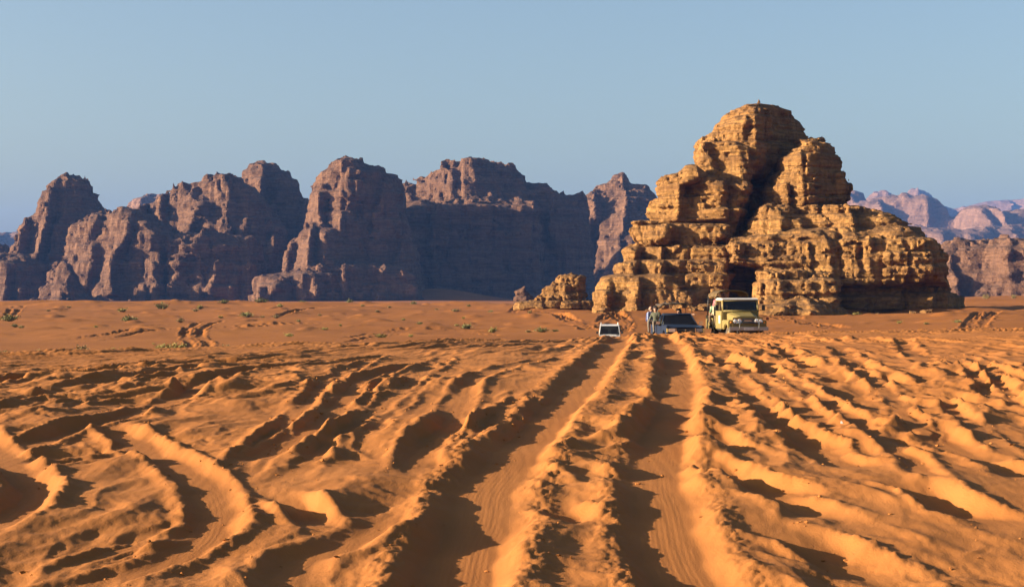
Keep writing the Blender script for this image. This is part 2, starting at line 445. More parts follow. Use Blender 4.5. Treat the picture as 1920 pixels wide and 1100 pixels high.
# between the two ruts
track([(1000, 914), (1055, 945), (1109, 973), (1160, 1000)], 0.16, 0.11, seed=15, **OLD)
track([(1009, 845), (1055, 859), (1109, 885), (1165, 912)], 0.16, 0.10, seed=16, **OLD)
track([(986, 995), (1050, 1010), (1109, 1036), (1170, 1062)], 0.16, 0.12, seed=17, **OLD)
track([(990, 1036), (1018, 1060), (1045, 1091), (1070, 1110)], 0.14, 0.10, seed=18, **OLD)
track([(1040, 800), (1080, 818), (1125, 836), (1180, 858)], 0.14, 0.07, seed=19, **OLD)
# ruts on the left
track([(0, 755), (59, 750), (118, 732), (205, 714), (273, 705), (409, 682), (468, 677), (600, 668)], 0.22, 0.12, seed=20, **OLD)
track([(-60, 730), (0, 718), (91, 707), (200, 698), (330, 688)], 0.20, 0.08, seed=21, **OLD)
track([(-80, 870), (0, 850), (27, 841), (91, 818), (182, 791), (255, 768), (318, 750), (386, 714), (455, 695), (545, 684), (636, 675), (760, 664)], 0.18, 0.06, 0.028, 0.18, seed=22, crumb=1.0)
track([(470, 872), (520, 838), (575, 810), (618, 775), (645, 740), (680, 712), (760, 688), (850, 676)], 0.12, 0.042, 0.035, 0.18, seed=23, crumb=0.6)
track([(782, 890), (791, 836), (845, 782), (868, 736), (891, 709), (945, 686), (1030, 670)], 0.11, 0.045, 0.025, 0.18, seed=24, crumb=0.5)
track([(530, 1120), (564, 1050), (636, 1023), (700, 991), (760, 940)], 0.14, 0.045, 0.025, 0.18, seed=25, crumb=0.5)
track([(520, 915), (555, 945), (590, 975), (632, 1000)], 0.16, 0.08, 0.04, 0.12, seed=27, crumb=0.2)
track([(68, 1100), (136, 1055), (227, 1023), (336, 995), (400, 960)], 0.10, 0.05, 0.03, 0.06, seed=28, crumb=0.4)
track([(205, 793), (282, 841), (345, 873), (391, 909), (410, 945), (400, 986), (355, 1023), (273, 1059), (159, 1095), (90, 1120)], 0.17, 0.052, 0.034, 0.17, seed=26, crumb=0.8)
track([(-60, 800), (0, 850), (41, 885), (60, 918), (35, 952), (0, 978), (-60, 1010)], 0.18, 0.055, 0.03, 0.17, seed=29, crumb=0.8)
# the two deep ruts the trucks have used today
track([(800, 1150), (850, 1095), (888, 986), (924, 895), (976, 832), (1018, 786), (1066, 741), (1102, 700), (1138, 659), (1158, 640), (1166, 630)], 0.42, 0.082, 0.03, 0.22, seed=40, crumb=1.2, ends=0.5, bw=0.13, wob=0.035)
track([(1330, 1150), (1292, 1095), (1252, 1009), (1236, 918), (1240, 827), (1262, 750), (1273, 700), (1260, 654), (1250, 636), (1240, 627)], 0.38, 0.082, 0.028, 0.20, seed=41, crumb=1.2, ends=0.5, bw=0.12, wob=0.035)

# tracks on the plain beyond the rise
FT = dict(near=False, crumb=0, wob=0.12, ends=12, wall=0.3)
track([(356, 656), (358, 645), (346, 630), (351, 618), (369, 607), (392, 600)], 0.5, 0.14, 0.09, seed=101, **FT)
track([(385, 656), (392, 643), (376, 629), (381, 616), (399, 607), (425, 599)], 0.5, 0.14, 0.09, seed=102, **FT)
for k, o in enumerate((0, 7)):
    track([(0, 636 + o), (120, 634 + o * .9), (200, 628 + o * .8), (280, 620 + o * .6), (420, 613 + o * .3), (640, 604 + o * .2)], 0.5, 0.074, 0.055, seed=103 + k, **FT)
for k, o in enumerate((0, 9, 17)):
    track([(1172 - o, 626), (1179 - o, 612), (1181 - o, 604), (1173 - o, 596 + o * .1), (1160 - o, 590 + o * .1), (1144 - o, 584 + o * .1), (1120 - o, 580)], 0.5, 0.149, 0.099, seed=110 + k, **FT)
for k, o in enumerate((0, 7)):
    track([(1121 + o, 620), (1122 + o, 606), (1126 + o, 599 + o * .2), (1136 + o, 594 + o * .2), (1152 + o, 592 + o * .2)], 0.5, 0.124, 0.077, seed=114 + k, **FT)
for k, o in enumerate((0, 10, 18)):
    track([(1118 - o, 622), (1095 - o, 606), (1072 - o, 598), (1040 - o, 589), (1005 - o, 583), (960 - o, 580)], 0.5, 0.112, 0.077, seed=117 + k, **FT)
for k, o in enumerate((0, 11, 24, 33)):
    track([(1806 + o, 618), (1816 + o, 603), (1828 + o, 592), (1842 + o, 586)], 0.5, 0.124, 0.083, seed=121 + k, **FT)
for k, o in enumerate((0, 12, 26, 38)):
    track([(1432 + o, 588), (1465 + o, 598), (1510 + o, 608), (1560 + o, 617)], 0.5, 0.099, 0.066, seed=126 + k, **FT)
for k, o in enumerate((0, 8)):
    track([(955 + o, 588), (962 + o, 580), (972 + o, 574)], 0.5, 0.124, 0.077, seed=131 + k, **FT)
    track([(10 + o * 2, 592), (18 + o * 2, 583), (28 + o * 2, 573)], 0.5, 0.124, 0.077, seed=133 + k, **FT)
    track([(500 + o, 596), (560 + o, 584), (600 + o, 577), (640 + o, 571)], 0.5, 0.099, 0.066, seed=135 + k, **FT)
    track([(640, 636 + o), (700, 624 + o), (760, 617 + o), (860, 618 + o), (960, 626 + o)], 0.5, 0.087, 0.066, seed=137 + k, **FT)

GZ = H + REL


def gz(x, y):
    """height of the finished sand"""
    i = int(np.clip(np.searchsorted(yrow, y) - 1, 0, NY - 2)); f = (y - yrow[i]) / (yrow[i + 1] - yrow[i])
    out = []
    for r in (i, i + 1):
        t = x / (abs(yrow[r]) + 4.0); j = int(np.clip(np.searchsorted(tcol, t) - 1, 0, NT - 2)); g = (t - tcol[j]) / (tcol[j + 1] - tcol[j])
        out.append(GZ[r, j] * (1 - g) + GZ[r, j + 1] * g)
    return float(out[0] * (1 - f) + out[1] * f)


vid = np.arange(NY * NT).reshape(NY, NT)
quads = np.stack([vid[:-1, :-1].ravel(), vid[:-1, 1:].ravel(), vid[1:, 1:].ravel(), vid[1:, :-1].ravel()], 1)
ground = add_obj('ground', mesh_np('ground', np.stack([GX.ravel(), GY.ravel(), GZ.ravel()], 1), quads, True, [M['sand']]))
tag(ground, 'orange desert sand cut by deep tyre ruts', kind='structure')


# ------------------------------------------------------------------ rock sculpting: signed distance fields meshed by surface nets
def smax(a, b, k):
    h = np.clip(0.5 + 0.5 * (a - b) / k, 0, 1)
    return b + (a - b) * h + k * h * (1 - h)


def smin(a, b, k):
    return -smax(-a, -b, k)


def poly_sdf(P, X, Z):
    d = np.full(X.shape, 1e18); s = np.ones(X.shape)
    n = len(P)
    for i in range(n):
        ax, az = P[i]; bx, bz = P[i - 1]
        ex, ez = bx - ax, bz - az; wx_, wz_ = X - ax, Z - az
        t = np.clip((wx_ * ex + wz_ * ez) / (ex * ex + ez * ez + 1e-12), 0, 1)
        d = np.minimum(d, (wx_ - ex * t) ** 2 + (wz_ - ez * t) ** 2)
        c1 = Z >= az; c2 = Z < bz; c3 = ex * wz_ > ez * wx_
        flip = (c1 & c2 & c3) | (~c1 & ~c2 & ~c3)
        s = np.where(flip, -s, s)
    return s * np.sqrt(d)


def surface_nets(F, org, h):
    F = np.pad(F, 1, constant_values=np.float32(abs(h))); org = np.asarray(org) - h
    S = F < 0
    n = [k - 1 for k in F.shape]
    cnt = np.zeros(n, np.int8)
    for dx in (0, 1):
        for dy in (0, 1):
            for dz in (0, 1):
                cnt += S[dx:dx + n[0], dy:dy + n[1], dz:dz + n[2]]
    act = (cnt > 0) & (cnt < 8)
    I, J, K = np.nonzero(act)
    idx = np.full(n, -1, np.int32); idx[I, J, K] = np.arange(len(I))
    acc = np.zeros((len(I), 3), np.float32); num = np.zeros(len(I), np.float32)
    cs = [(a, b, c) for a in (0, 1) for b in (0, 1) for c in (0, 1)]
    for a in cs:
        for ax in range(3):
            if a[ax]: continue
            b = list(a); b[ax] = 1
            fa = F[I + a[0], J + a[1], K + a[2]]; fb = F[I + b[0], J + b[1], K + b[2]]
            m = (fa < 0) != (fb < 0); t = np.where(m, fa / np.where(m, fa - fb, 1), 0)
            for q in range(3):
                acc[:, q] += np.where(m, a[q] + (t if q == ax else 0), 0)
            num += m
    V = (np.stack([I, J, K], 1) + acc / num[:, None]) * h + org
    quads = []
    for ax in range(3):
        o1, o2 = [(1, 2), (2, 0), (0, 1)][ax]
        sl0 = [slice(None)] * 3; sl1 = [slice(None)] * 3
        sl0[ax] = slice(0, -1); sl1[ax] = slice(1, None)
        ch = S[tuple(sl0)] != S[tuple(sl1)]
        E = np.array(np.nonzero(ch)).T
        ok = (E[:, o1] > 0) & (E[:, o2] > 0) & (E[:, o1] < n[o1]) & (E[:, o2] < n[o2]); E = E[ok]
        ins = S[E[:, 0], E[:, 1], E[:, 2]]
        def c(d1, d2):
            q = E.copy(); q[:, o1] -= d1; q[:, o2] -= d2
            return idx[q[:, 0], q[:, 1], q[:, 2]]
        Q = np.stack([c(1, 1), c(0, 1), c(0, 0), c(1, 0)], 1)
        Q[~ins] = Q[~ins][:, ::-1]
        quads.append(Q)
    Q = np.vstack(quads)
    return V, Q[(Q >= 0).all(1)]


def hash2(i, j, seed):
    return (_P[(_P[(i + seed * 31) & 255] + j) & 255].astype(np.float32) / 127.5 - 1.0)


def ridged3(x, y, z, o, seed):
    t = 0; a = 1.0
    for i in range(o):
        n = 1 - np.abs(noise3(x * 2 ** i, y * 2 ** i, z * 2 ** i, seed + i)) * 1.8
        t = t + a * n; a *= 0.5
    return t


def bedding(x, y, wz, T, seed, wav):
    """continuous horizontal beds of thickness T, each jutting or receding, notched between"""
    u = wz / T + 0.7 * noise3(x * 0, y * 0, wz * 0.31 / T, seed + 3)
    i = np.floor(u); f = u - i
    w_ = noise3(x * wav, y * wav, i * 3.7, seed + 6)
    notch = np.exp(-(np.minimum(f, 1 - f) / 0.12) ** 2)
    return 0.85 * w_ + 0.42 * hash2(i.astype(np.int32), i.astype(np.int32) * 0, seed) + (f - 0.45) * 0.5 - 0.5 * notch, i


def crag_relief(x, y, z, s, seed, amp=1.0):
    """weathered sandstone butte: continuous beds, ledges, a few joints and rows of hollows. s = scale in metres"""
    x = x / s; y = y / s; z = z / s
    wz = z + 0.22 * noise3(x * 0.10, y * 0.10, z * 0.10, seed + 1) + 0.10 * noise3(x * 0.5, y * 0.5, z * 0.5, seed + 11) - 0.02 * x
    b1, i1 = bedding(x, y, wz, 2.3, seed + 20, 0.10)
    b2, i2 = bedding(x, y, wz, 0.72, seed + 40, 0.22)
    lump = 0.65 * noise3(x * 0.17, y * 0.17, z * 0.2, seed + 4)
    joint = -0.9 * np.maximum(0, 0.11 - np.abs(noise3(x * 0.16, y * 0.16, z * 0.03, seed + 6))) / 0.11
    rows = np.clip(0.5 + hash2(i1.astype(np.int32), i1.astype(np.int32) * 0 + 9, seed + 2), 0, 1)
    flute = -0.55 * rows * np.maximum(0, 0.3 - np.abs(noise3(x * 0.95, y * 0.95, z * 0.22, seed + 7))) / 0.3
    pit = -1.7 * np.maximum(0, noise3(x * 0.85, y * 0.85, z * 1.15, seed + 8) - 0.22)
    fine = 0.22 * noise3(x * 1.5, y * 1.5, z * 2.2, seed + 9) + 0.16 * noise3(x * 3.0, y * 3.0, z * 4.0, seed + 10)
    return s * amp * np.clip((0.85 * b1 + 0.42 * b2 + 1.2 * lump + joint + flute + pit + fine) * 0.68, -1.45, 1.45)


def cliff_relief(x, y, z, s, seed, amp=1.0):
    """far sandstone mountains: gullied, jagged walls with faint beds"""
    x = x / s; y = y / s; z = z / s
    g = 1.0 * (ridged3(x * 0.13, y * 0.13, z * 0.06, 2, seed + 1) - 0.6) + 0.55 * (ridged3(x * 0.42, y * 0.42, z * 0.30, 3, seed + 3) - 0.7)
    b1, _ = bedding(x, y, z + 0.3 * noise3(x * 0.1, y * 0.1, z * 0.1, seed + 2), 1.9, seed + 20, 0.14)
    fine = 0.34 * noise3(x * 1.1, y * 1.1, z * 1.3, seed + 9)
    jn = -0.75 * np.maximum(0, 0.12 - np.abs(noise3(x * 0.45, y * 0.45, z * 0.06, seed + 12))) / 0.12
    return s * amp * np.clip((g + 0.55 * b1 + fine + jn) * 0.80, -1.45, 1.45)


def rock(name, blocks, cell, s, mat, seed, parent=None, amp=1.0, k=1.0, zmin=None, saw=None, relief=None):
    """blocks: (outline in photograph points, distance, front y, arris, left slope, right slope, lean, thickness, rounding)"""
    B = []
    for (poly, D, yf, xa, sl, sr, lean, th, rd) in blocks:
        Pw = [((px - 960) / FP * D, EYE - (py - 550) / FP * D) for px, py in poly]
        B.append((Pw, D, yf, (xa - 960) / FP * D, sl, sr, lean, th, rd))
    xs = [p[0] for b in B for p in b[0]]; zs = [p[1] for b in B for p in b[0]]
    pad = 2.2 * s
    x0, x1 = min(xs) - pad, max(xs) + pad; z0, z1 = min(zs) - pad * 0.3, max(zs) + pad
    if zmin is not None: z0 = max(z0, zmin)
    y0 = min(b[2] for b in B) - pad; y1 = max(b[2] + b[7] for b in B) + pad
    ax = np.arange(x0, x1, cell, dtype=np.float32); ay = np.arange(y0, y1, cell, dtype=np.float32); az = np.arange(z0, z1, cell, dtype=np.float32)
    XX, ZZ = np.meshgrid(ax, az, indexing='ij')
    F = None
    for Pw, D, yf, xa, sl, sr, lean, th, rd in B:
        p2 = poly_sdf(Pw, XX, ZZ).astype(np.float32)
        zb = min(q[1] for q in Pw)
        front = yf + np.maximum(sl * (XX - xa), sr * (XX - xa)) + lean * np.maximum(0, ZZ - max(zb, -3))
        if saw:
            lam, m_ = saw
            ph = (XX - xa) / lam + 0.55 * noise2(XX / lam * 0.55, ZZ / lam * 0.30, seed) + 0.22 * noise2(XX / lam * 1.3, ZZ / lam * 0.9, seed + 2)
            tid = np.floor(ph); fp = ph - tid; ta = 0.55 + 0.45 * hash2(tid.astype(np.int32), (np.floor(ZZ / lam * 0.8 + 0.5 * noise2(XX / lam, ZZ / lam * .3, seed + 3))).astype(np.int32), seed)
            left = XX < xa
            tri = np.where(left, np.where(fp < .8, fp / .8, (1 - fp) / .2), np.where(fp < .2, fp / .2, (1 - fp) / .8))
            front = front - m_ * lam * .8 * tri * ta * np.where(left, 1.0, 0.55)
        nrm = 1.0 / math.sqrt(1 + max(abs(sl), abs(sr)) ** 2 * 0.6 + lean * lean)
        Y = ay[None, :, None]
        dfr = (front[:, None, :].astype(np.float32) - Y) * np.float32(nrm)
        ym = yf + th * 0.5
        bulge = (np.abs(Y - ym) / (th * 0.5)) ** 2.5 * (0.10 * th)
        d = smax(p2[:, None, :] + bulge.astype(np.float32) - 0.12 * th * 0.15, dfr, rd)
        d = smax(d, (Y - (yf + th)).astype(np.float32), rd)
        F = d if F is None else smin(F, d, k)
    F = np.broadcast_to(F, (len(ax), len(ay), len(az))).astype(np.float32).copy()
    band = np.abs(F) < 1.5 * s * amp + 2 * cell
    I, J, K = np.nonzero(band)
    F[I, J, K] -= (relief or crag_relief)(ax[I], ay[J], az[K], s, seed, amp).astype(np.float32)
    V, Q = surface_nets(F, (ax[0], ay[0], az[0]), cell)
    o = add_obj(name, mesh_np(name, V, Q, False, [mat]), parent)
    return o


# --- the big sandstone butte
def K(*c):       # points read off an enlarged view of the butte
    return [(980 + 0.46875 * a, 180 + 0.46875 * b) for a, b in c]


def kx(a): return 980 + 0.46875 * a


butte = empty('rock_butte', (44, 310, -2))
tag(butte, 'tall yellow sandstone butte with two towers rising behind the trucks', 'rock')
CB = 0.31
def part_rock(name, blocks, seed, s=1.15, k=0.8, amp=1.0, cell=CB):
    o = rock(name, blocks, cell, s, M['butte'], seed, None, amp, k, -5, (8.0, 0.55))
    o.parent = butte; o.matrix_parent_inverse = Matrix.Translation((-44, -310, 2))
    return o


part_rock('summit_tower', [
    (K((785, 150), (800, 112), (850, 68), (890, 45), (940, 42), (1060, 70), (1112, 86), (1142, 118), (1134, 148), (1150, 170), (1090, 225), (1020, 280), (970, 345), (900, 345), (800, 310), (715, 290), (720, 188)), 318, 307, kx(900), -0.75, 1.25, 0.22, 34, 1.2),
    (K((715, 200), (800, 180), (905, 215), (920, 300), (900, 420), (845, 540), (825, 600), (740, 600), (700, 440), (735, 340), (700, 290)), 314, 303, kx(880), -0.55, 1.3, 0.22, 26, 1.2),
], 200)
part_rock('side_tower', [
    (K((1022, 262), (1055, 234), (1100, 208), (1095, 186), (1140, 177), (1190, 182), (1225, 212), (1230, 238), (1245, 272), (1262, 312), (1263, 340), (1280, 362), (1280, 402), (1255, 445), (1150, 470), (1090, 500), (1030, 490), (955, 450), (952, 388), (985, 352), (1018, 316)), 315, 301, kx(1075), -0.85, 0.40, 0.26, 24, 2.0),
], 210)
part_rock('back_wall', [(K((905, 200), (1100, 215), (1230, 260), (1240, 520), (800, 640), (830, 330)), 330, 325, kx(900), -0.3, 0.35, 0.1, 14, 1.5)], 205)
part_rock('shoulder', [
    (K((540, 345), (560, 322), (605, 312), (640, 300), (720, 320), (800, 335), (830, 400), (810, 470), (600, 470), (548, 420)), 312, 303, kx(800), -0.45, 0.8, 0.25, 16, 1.2),
    (K((498, 470), (520, 440), (560, 420), (820, 420), (830, 530), (560, 520), (515, 492)), 311, 302, kx(810), -0.40, 0.8, 0.30, 18, 1.2),
    (K((445, 512), (470, 502), (525, 505), (820, 500), (832, 600), (700, 630), (485, 602), (463, 570)), 310, 300, kx(800), -0.35, 0.8, 0.22, 22, 1.0),
], 220)
part_rock('boulder', [(K((598, 345), (612, 315), (645, 282), (685, 282), (738, 322), (705, 352), (650, 372), (605, 372)), 311, 304.0, kx(690), -0.5, 0.5, 0.3, 7, 1.4)], 230, amp=0.35)
part_rock('left_terrace', [
    (K((405, 605), (460, 588), (600, 580), (830, 600), (835, 680), (815, 740), (440, 690), (415, 645)), 308, 298, kx(790), -0.33, 0.9, 0.30, 24, 1.0),
    (K((383, 690), (395, 662), (500, 640), (800, 660), (815, 720), (810, 790), (800, 900), (560, 900), (390, 760)), 306, 295, kx(790), -0.30, 1.0, 0.18, 26, 1.0),
    (K((300, 775), (330, 742), (390, 715), (560, 720), (690, 800), (800, 780), (800, 900), (280, 900)), 305, 291, kx(640), -0.28, 0.35, 0.55, 26, 1.2),
], 240)
part_rock('right_terrace', [
    (K((930, 485), (965, 450), (1040, 450), (1120, 500), (1150, 640), (860, 640), (885, 560)), 307, 297, kx(1050), -0.45, 0.4, 0.35, 22, 1.5),
    (K((1085, 500), (1130, 452), (1165, 443), (1330, 452), (1430, 482), (1500, 507), (1572, 522), (1580, 560), (1600, 640), (900, 660), (950, 560)), 303, 290, kx(1500), -0.25, 0.9, 0.85, 30, 1.6),
    (K((835, 590), (1000, 560), (1500, 540), (1592, 568), (1625, 602), (1663, 642), (1658, 700), (1680, 770), (950, 790), (945, 690), (830, 660)), 300, 286, kx(1570), -0.22, 0.95, 0.40, 30, 1.3),
], 250)
part_rock('footing', [
    (K((945, 700), (1220, 700), (1232, 770), (1240, 900), (900, 900), (920, 800)), 293, 279, kx(1215), -0.30, 1.3, 0.35, 24, 1.0),
    (K((1180, 740), (1680, 740), (1700, 770), (1745, 810), (1800, 900), (1150, 900)), 300, 292, kx(1640), -0.02, 0.8, 0.10, 20, 1.2),
], 260)
part_rock('gully_block', [(K((800, 640), (960, 640), (960, 900), (790, 900)), 311, 305, kx(830), -0.4, 0.3, 0.1, 14, 1.0)], 270)
part_rock('rubble_mound', [(K((900, 830), (1100, 800), (1260, 850), (1300, 900), (860, 900)), 288, 276, kx(1100), -0.3, 0.4, 0.9, 16, 1.0)], 275, amp=0.7)

bme = []
for q in range(4):
    bm = bmesh.new(); bmesh.ops.create_icosphere(bm, subdivisions=3, radius=1.0)
    for v in bm.verts:
        c_ = np.array(v.co); n_ = float(noise3(c_[0] * .9 + q * 7, c_[1] * .9, c_[2] * .9, 77)) * .55 + float(noise3(c_[0] * 2.4, c_[1] * 2.4 + q, c_[2] * 2.4, 78)) * .22
        v.co = Vector([math.copysign(abs(a) ** .7, a) for a in c_]) * (1 + n_)
    me_ = bpy.data.meshes.new('boulder'); bm.to_mesh(me_); bm.free(); me_.materials.append(M['butte']); bme.append(me_)
for q in range(26):
    px = random.choice((random.uniform(1125, 1420), random.uniform(1400, 1760))); D_ = random.uniform(273, 287) if px > 1380 else random.uniform(283, 291)
    x_ = (px - 960) / FP * D_; r_ = random.choice((.25, .35, .5, .7, 1.0))
    o = add_obj('boulder', bme[q % 4]); o.location = (x_, D_, gz(x_, D_) + r_ * .15); o.rotation_euler = (random.uniform(-.3, .3), random.uniform(-.3, .3), random.uniform(0, 6)); o.scale = (r_ * random.uniform(1, 1.6), r_ * random.uniform(.9, 1.3), r_ * random.uniform(.5, .8))
    o.parent = butte; o.matrix_parent_inverse = Matrix.Translation((-44, -310, 2))

outcrop = rock('rock_outcrop', [
    ([(1048, 517), (1072, 514), (1098, 517), (1099, 535), (1100, 562), (1060, 565), (1040, 545)], 345, 342, 1082, -0.5, 1.2, 0.10, 9, 0.6),
    ([(1012, 560), (1020, 543), (1040, 535), (1060, 528), (1075, 560), (1120, 575), (1010, 580)], 344, 340, 1060, -0.4, 0.6, 0.5, 10, 0.6),
    ([(975, 566), (1010, 560), (1060, 558), (1120, 568), (1130, 585), (960, 585)], 342, 337, 1060, -0.2, 0.4, 1.0, 14, 0.5)], 0.26, 0.8, M['butte'], 300, zmin=-5)
tag(outcrop, 'small flat-topped sandstone outcrop standing apart at the foot of the butte', 'rock')
slabs = rock('rock_slab', [
    ([(1122, 545), (1135, 528), (1160, 520), (1185, 530), (1180, 548), (1140, 548)], 325, 318, 1150, -0.3, 0.6, 0.5, 8, 0.5),
    ([(1118, 562), (1150, 550), (1200, 552), (1210, 585), (1110, 585)], 322, 313, 1170, -0.3, 0.5, 0.8, 12, 0.6)], 0.26, 0.8, M['butte'], 310, zmin=-5)
tag(slabs, 'low overhanging sandstone slab at the butte\'s lower corner beside the outcrop', 'rock')
stub = rock('rock_stub', [([(964, 590), (966, 545), (982, 535), (988, 533), (987, 545), (1000, 552), (1004, 590)], 700, 694, 986, -0.5, 0.8, 0.15, 14, 0.8)], 0.55, 1.5, M['mount'], 320, zmin=-9)
tag(stub, 'small purplish rock stub on the far plain before the dark cliffs', 'rock')

# --- the mountains
def mountain(name, label, blocks, cell, s, mat, seed, k=4.0, amp=1.25):
    o = rock(name, blocks, cell * 1.08, s, mat, seed, None, amp, k, -14, (s * 6.5, 0.8), cliff_relief)
    tag(o, label, kind='structure')
    return o


mountain('mountain', 'pointed rock peak standing alone near the far edge of the range', [
    ([(18, 590), (22, 490), (40, 455), (62, 420), (85, 395), (98, 368), (112, 344), (128, 338), (148, 345), (157, 360), (165, 385), (186, 396), (196, 410), (230, 450), (240, 590)], 1520, 1470, 118, -0.55, 0.35, 0.35, 110, 8),
    ([(-40, 590), (-40, 500), (0, 480), (30, 487), (60, 505), (90, 540), (100, 590)], 1450, 1420, 60, -0.4, 0.6, 0.3, 80, 6),
    ([(-140, 590), (-130, 470), (-60, 455), (5, 470), (40, 500), (50, 590)], 1580, 1550, 0, -0.4, 0.5, 0.3, 80, 6)], 2.0, 4.6, M['mount'], 400)
mountain('mountain', 'broad lumpy front massif with sunlit buttresses', [
    ([(80, 590), (100, 510), (130, 470), (140, 432), (165, 413), (200, 406), (240, 401), (272, 408), (300, 424), (325, 445), (340, 590)], 1400, 1350, 318, -0.48, 0.6, 0.22, 100, 7),
    ([(262, 590), (258, 408), (300, 380), (315, 363), (340, 353), (362, 364), (372, 353), (392, 343), (430, 341), (462, 357), (482, 367), (500, 392), (520, 428), (532, 478), (528, 590)], 1480, 1415, 440, -0.5, 0.5, 0.40, 110, 7),
    ([(322, 590), (328, 452), (400, 440), (465, 452), (488, 500), (495, 590)], 1390, 1352, 334, -0.7, 0.16, 0.12, 80, 6),
    ([(60, 590), (100, 540), (108, 515), (122, 502), (140, 520), (150, 560), (210, 570), (215, 590)], 1330, 1310, 140, -0.5, 0.7, 0.4, 40, 4)], 1.8, 4.4, M['mount'], 410)
mountain('mountain', 'stepped pointed peak rising behind the lumpy massif', [
    ([(440, 590), (444, 362), (452, 344), (460, 326), (478, 315), (492, 311), (505, 318), (522, 323), (545, 343), (556, 367), (568, 379), (582, 393), (592, 420), (605, 480), (610, 590)], 1550, 1490, 500, -0.70, 0.4, 0.45, 110, 7)], 2.0, 4.6, M['mount'], 420)
mountain('mountain', 'tall central tower with a sunlit prow and stepped spur', [
    ([(588, 590), (588, 390), (605, 352), (625, 322), (650, 306), (670, 311), (690, 326), (704, 328), (714, 323), (726, 337), (736, 348), (746, 368), (752, 410), (775, 480), (785, 590)], 1400, 1335, 648, -0.75, 0.28, 0.22, 110, 7),
    ([(535, 590), (538, 486), (560, 455), (585, 425), (620, 432), (650, 465), (668, 520), (672, 590)], 1350, 1312, 612, -0.6, 0.4, 0.5, 80, 6),
    ([(480, 590), (485, 530), (540, 515), (660, 500), (760, 510), (785, 590)], 1325, 1300, 495, -0.5, 0.2, 0.2, 60, 5)], 1.9, 4.5, M['mount'], 430)
mountain('mountain', 'long flat-topped cliff in deep blue shade', [
    ([(736, 590), (738, 400), (790, 388), (860, 378), (930, 380), (1000, 392), (1008, 590)], 1490, 1438, 744, -0.6, 0.20, 0.06, 110, 8),
    ([(728, 590), (732, 355), (760, 337), (815, 336), (850, 345), (890, 370), (905, 590)], 1540, 1470, 840, -0.70, 0.20, 0.55, 130, 8),
    ([(815, 590), (815, 340), (832, 313), (860, 311), (892, 307), (926, 319), (954, 318), (961, 334), (975, 339), (986, 360), (1000, 420), (1010, 590)], 1510, 1455, 870, -0.80, 0.28, 0.35, 120, 8),
    ([(960, 590), (968, 352), (985, 356), (1010, 353), (1040, 366), (1060, 374), (1076, 371), (1088, 369), (1091, 388), (1095, 450), (1110, 590)], 1540, 1490, 970, -0.5, 0.24, 0.14, 100, 7)], 2.0, 4.8, M['mount'], 440)
mountain('mountain', 'sunlit pointed peak next to the butte, shaded below', [
    ([(985, 590), (1020, 470), (1062, 432), (1092, 390), (1110, 366), (1140, 347), (1158, 338), (1166, 332), (1174, 336), (1182, 347), (1210, 356), (1224, 374), (1236, 410), (1300, 440), (1330, 590)], 1680, 1600, 1175, -0.60, 0.40, 0.70, 160, 9)], 2.2, 5.0, M['mount'], 450)
mountain('mountain', 'distant pinkish dome seen in the gap behind the lumpy massif', [
    ([(215, 590), (228, 400), (240, 385), (262, 378), (290, 375), (320, 372), (350, 380), (370, 590)], 3000, 2920, 290, -0.4, 0.4, 0.4, 200, 15)], 4.5, 8.0, M['far'], 460)
mountain('mountain', 'distant hazy ridge at the frame\'s edge past the lone peak', [
    ([(-200, 590), (-180, 450), (-60, 440), (10, 447), (30, 442), (48, 450), (70, 590)], 4200, 4120, 0, -0.4, 0.4, 0.4, 250, 18)], 6.5, 11.0, M['far'], 465)
mountain('mountain', 'brown rocky hill behind the butte\'s far end', [
    ([(1690, 590), (1720, 520), (1760, 478), (1790, 462), (1808, 470), (1840, 462), (1880, 457), (1990, 470), (2080, 500), (2100, 590)], 1050, 1000, 1850, -0.30, 0.5, 0.60, 90, 6),
    ([(1860, 590), (1862, 470), (1885, 458), (1960, 455), (2040, 490), (2050, 590)], 1010, 985, 1875, -0.6, 0.2, 0.25, 60, 5)], 1.7, 3.8, M['mount'], 470)
mountain('mountain', 'pink hazy mesas in a row with blue shadows beyond the butte', [
    ([(1480, 590), (1500, 400), (1570, 368), (1588, 362), (1602, 368), (1610, 385), (1612, 590)], 4700, 4540, 1590, -0.45, 0.5, 0.2, 300, 24),
    ([(1600, 590), (1606, 388), (1640, 380), (1690, 372), (1700, 378), (1730, 376), (1745, 385), (1760, 412), (1790, 440), (1810, 590)], 4550, 4360, 1735, -0.22, 0.4, 0.45, 370, 22),
    ([(1795, 590), (1800, 425), (1815, 400), (1835, 393), (1856, 395), (1868, 408), (1900, 402), (1980, 405), (2060, 440), (2080, 590)], 4400, 4210, 1855, -0.35, 0.35, 0.5, 400, 22),
    ([(1600, 590), (1640, 470), (1700, 430), (1800, 440), (1920, 430), (2020, 470), (2060, 590)], 3900, 3710, 1790, -0.16, 0.25, 0.9, 400, 18)], 7.6, 14.5, M['far'], 480, k=15, amp=0.6)
mountain('mountain', 'pale blue pyramid peak far beyond the pink mesas', [
    ([(1560, 590), (1650, 420), (1690, 385), (1712, 365), (1724, 356), (1738, 364), (1765, 385), (1800, 400), (1840, 420), (1900, 590)], 7000, 6810, 1722, -0.5, 0.5, 0.5, 450, 26),
    ([(1610, 590), (1632, 378), (1645, 366), (1657, 362), (1668, 366), (1676, 380), (1690, 590)], 6400, 6260, 1655, -0.5, 0.5, 0.3, 300, 26)], 9.5, 16.0, M['far'], 490, amp=0.7)
mountain('mountain', 'faintest ridge on the skyline, almost lost in haze', [
    ([(1560, 590), (1600, 430), (1700, 410), (1780, 398), (1800, 392), (1830, 388), (1860, 380), (1900, 377), (1980, 372), (2200, 390), (2250, 590)], 8100, 7890, 1950, -0.2, 0.3, 0.5, 520, 40)], 15.0, 23.0, M['far'], 500, amp=0.5)

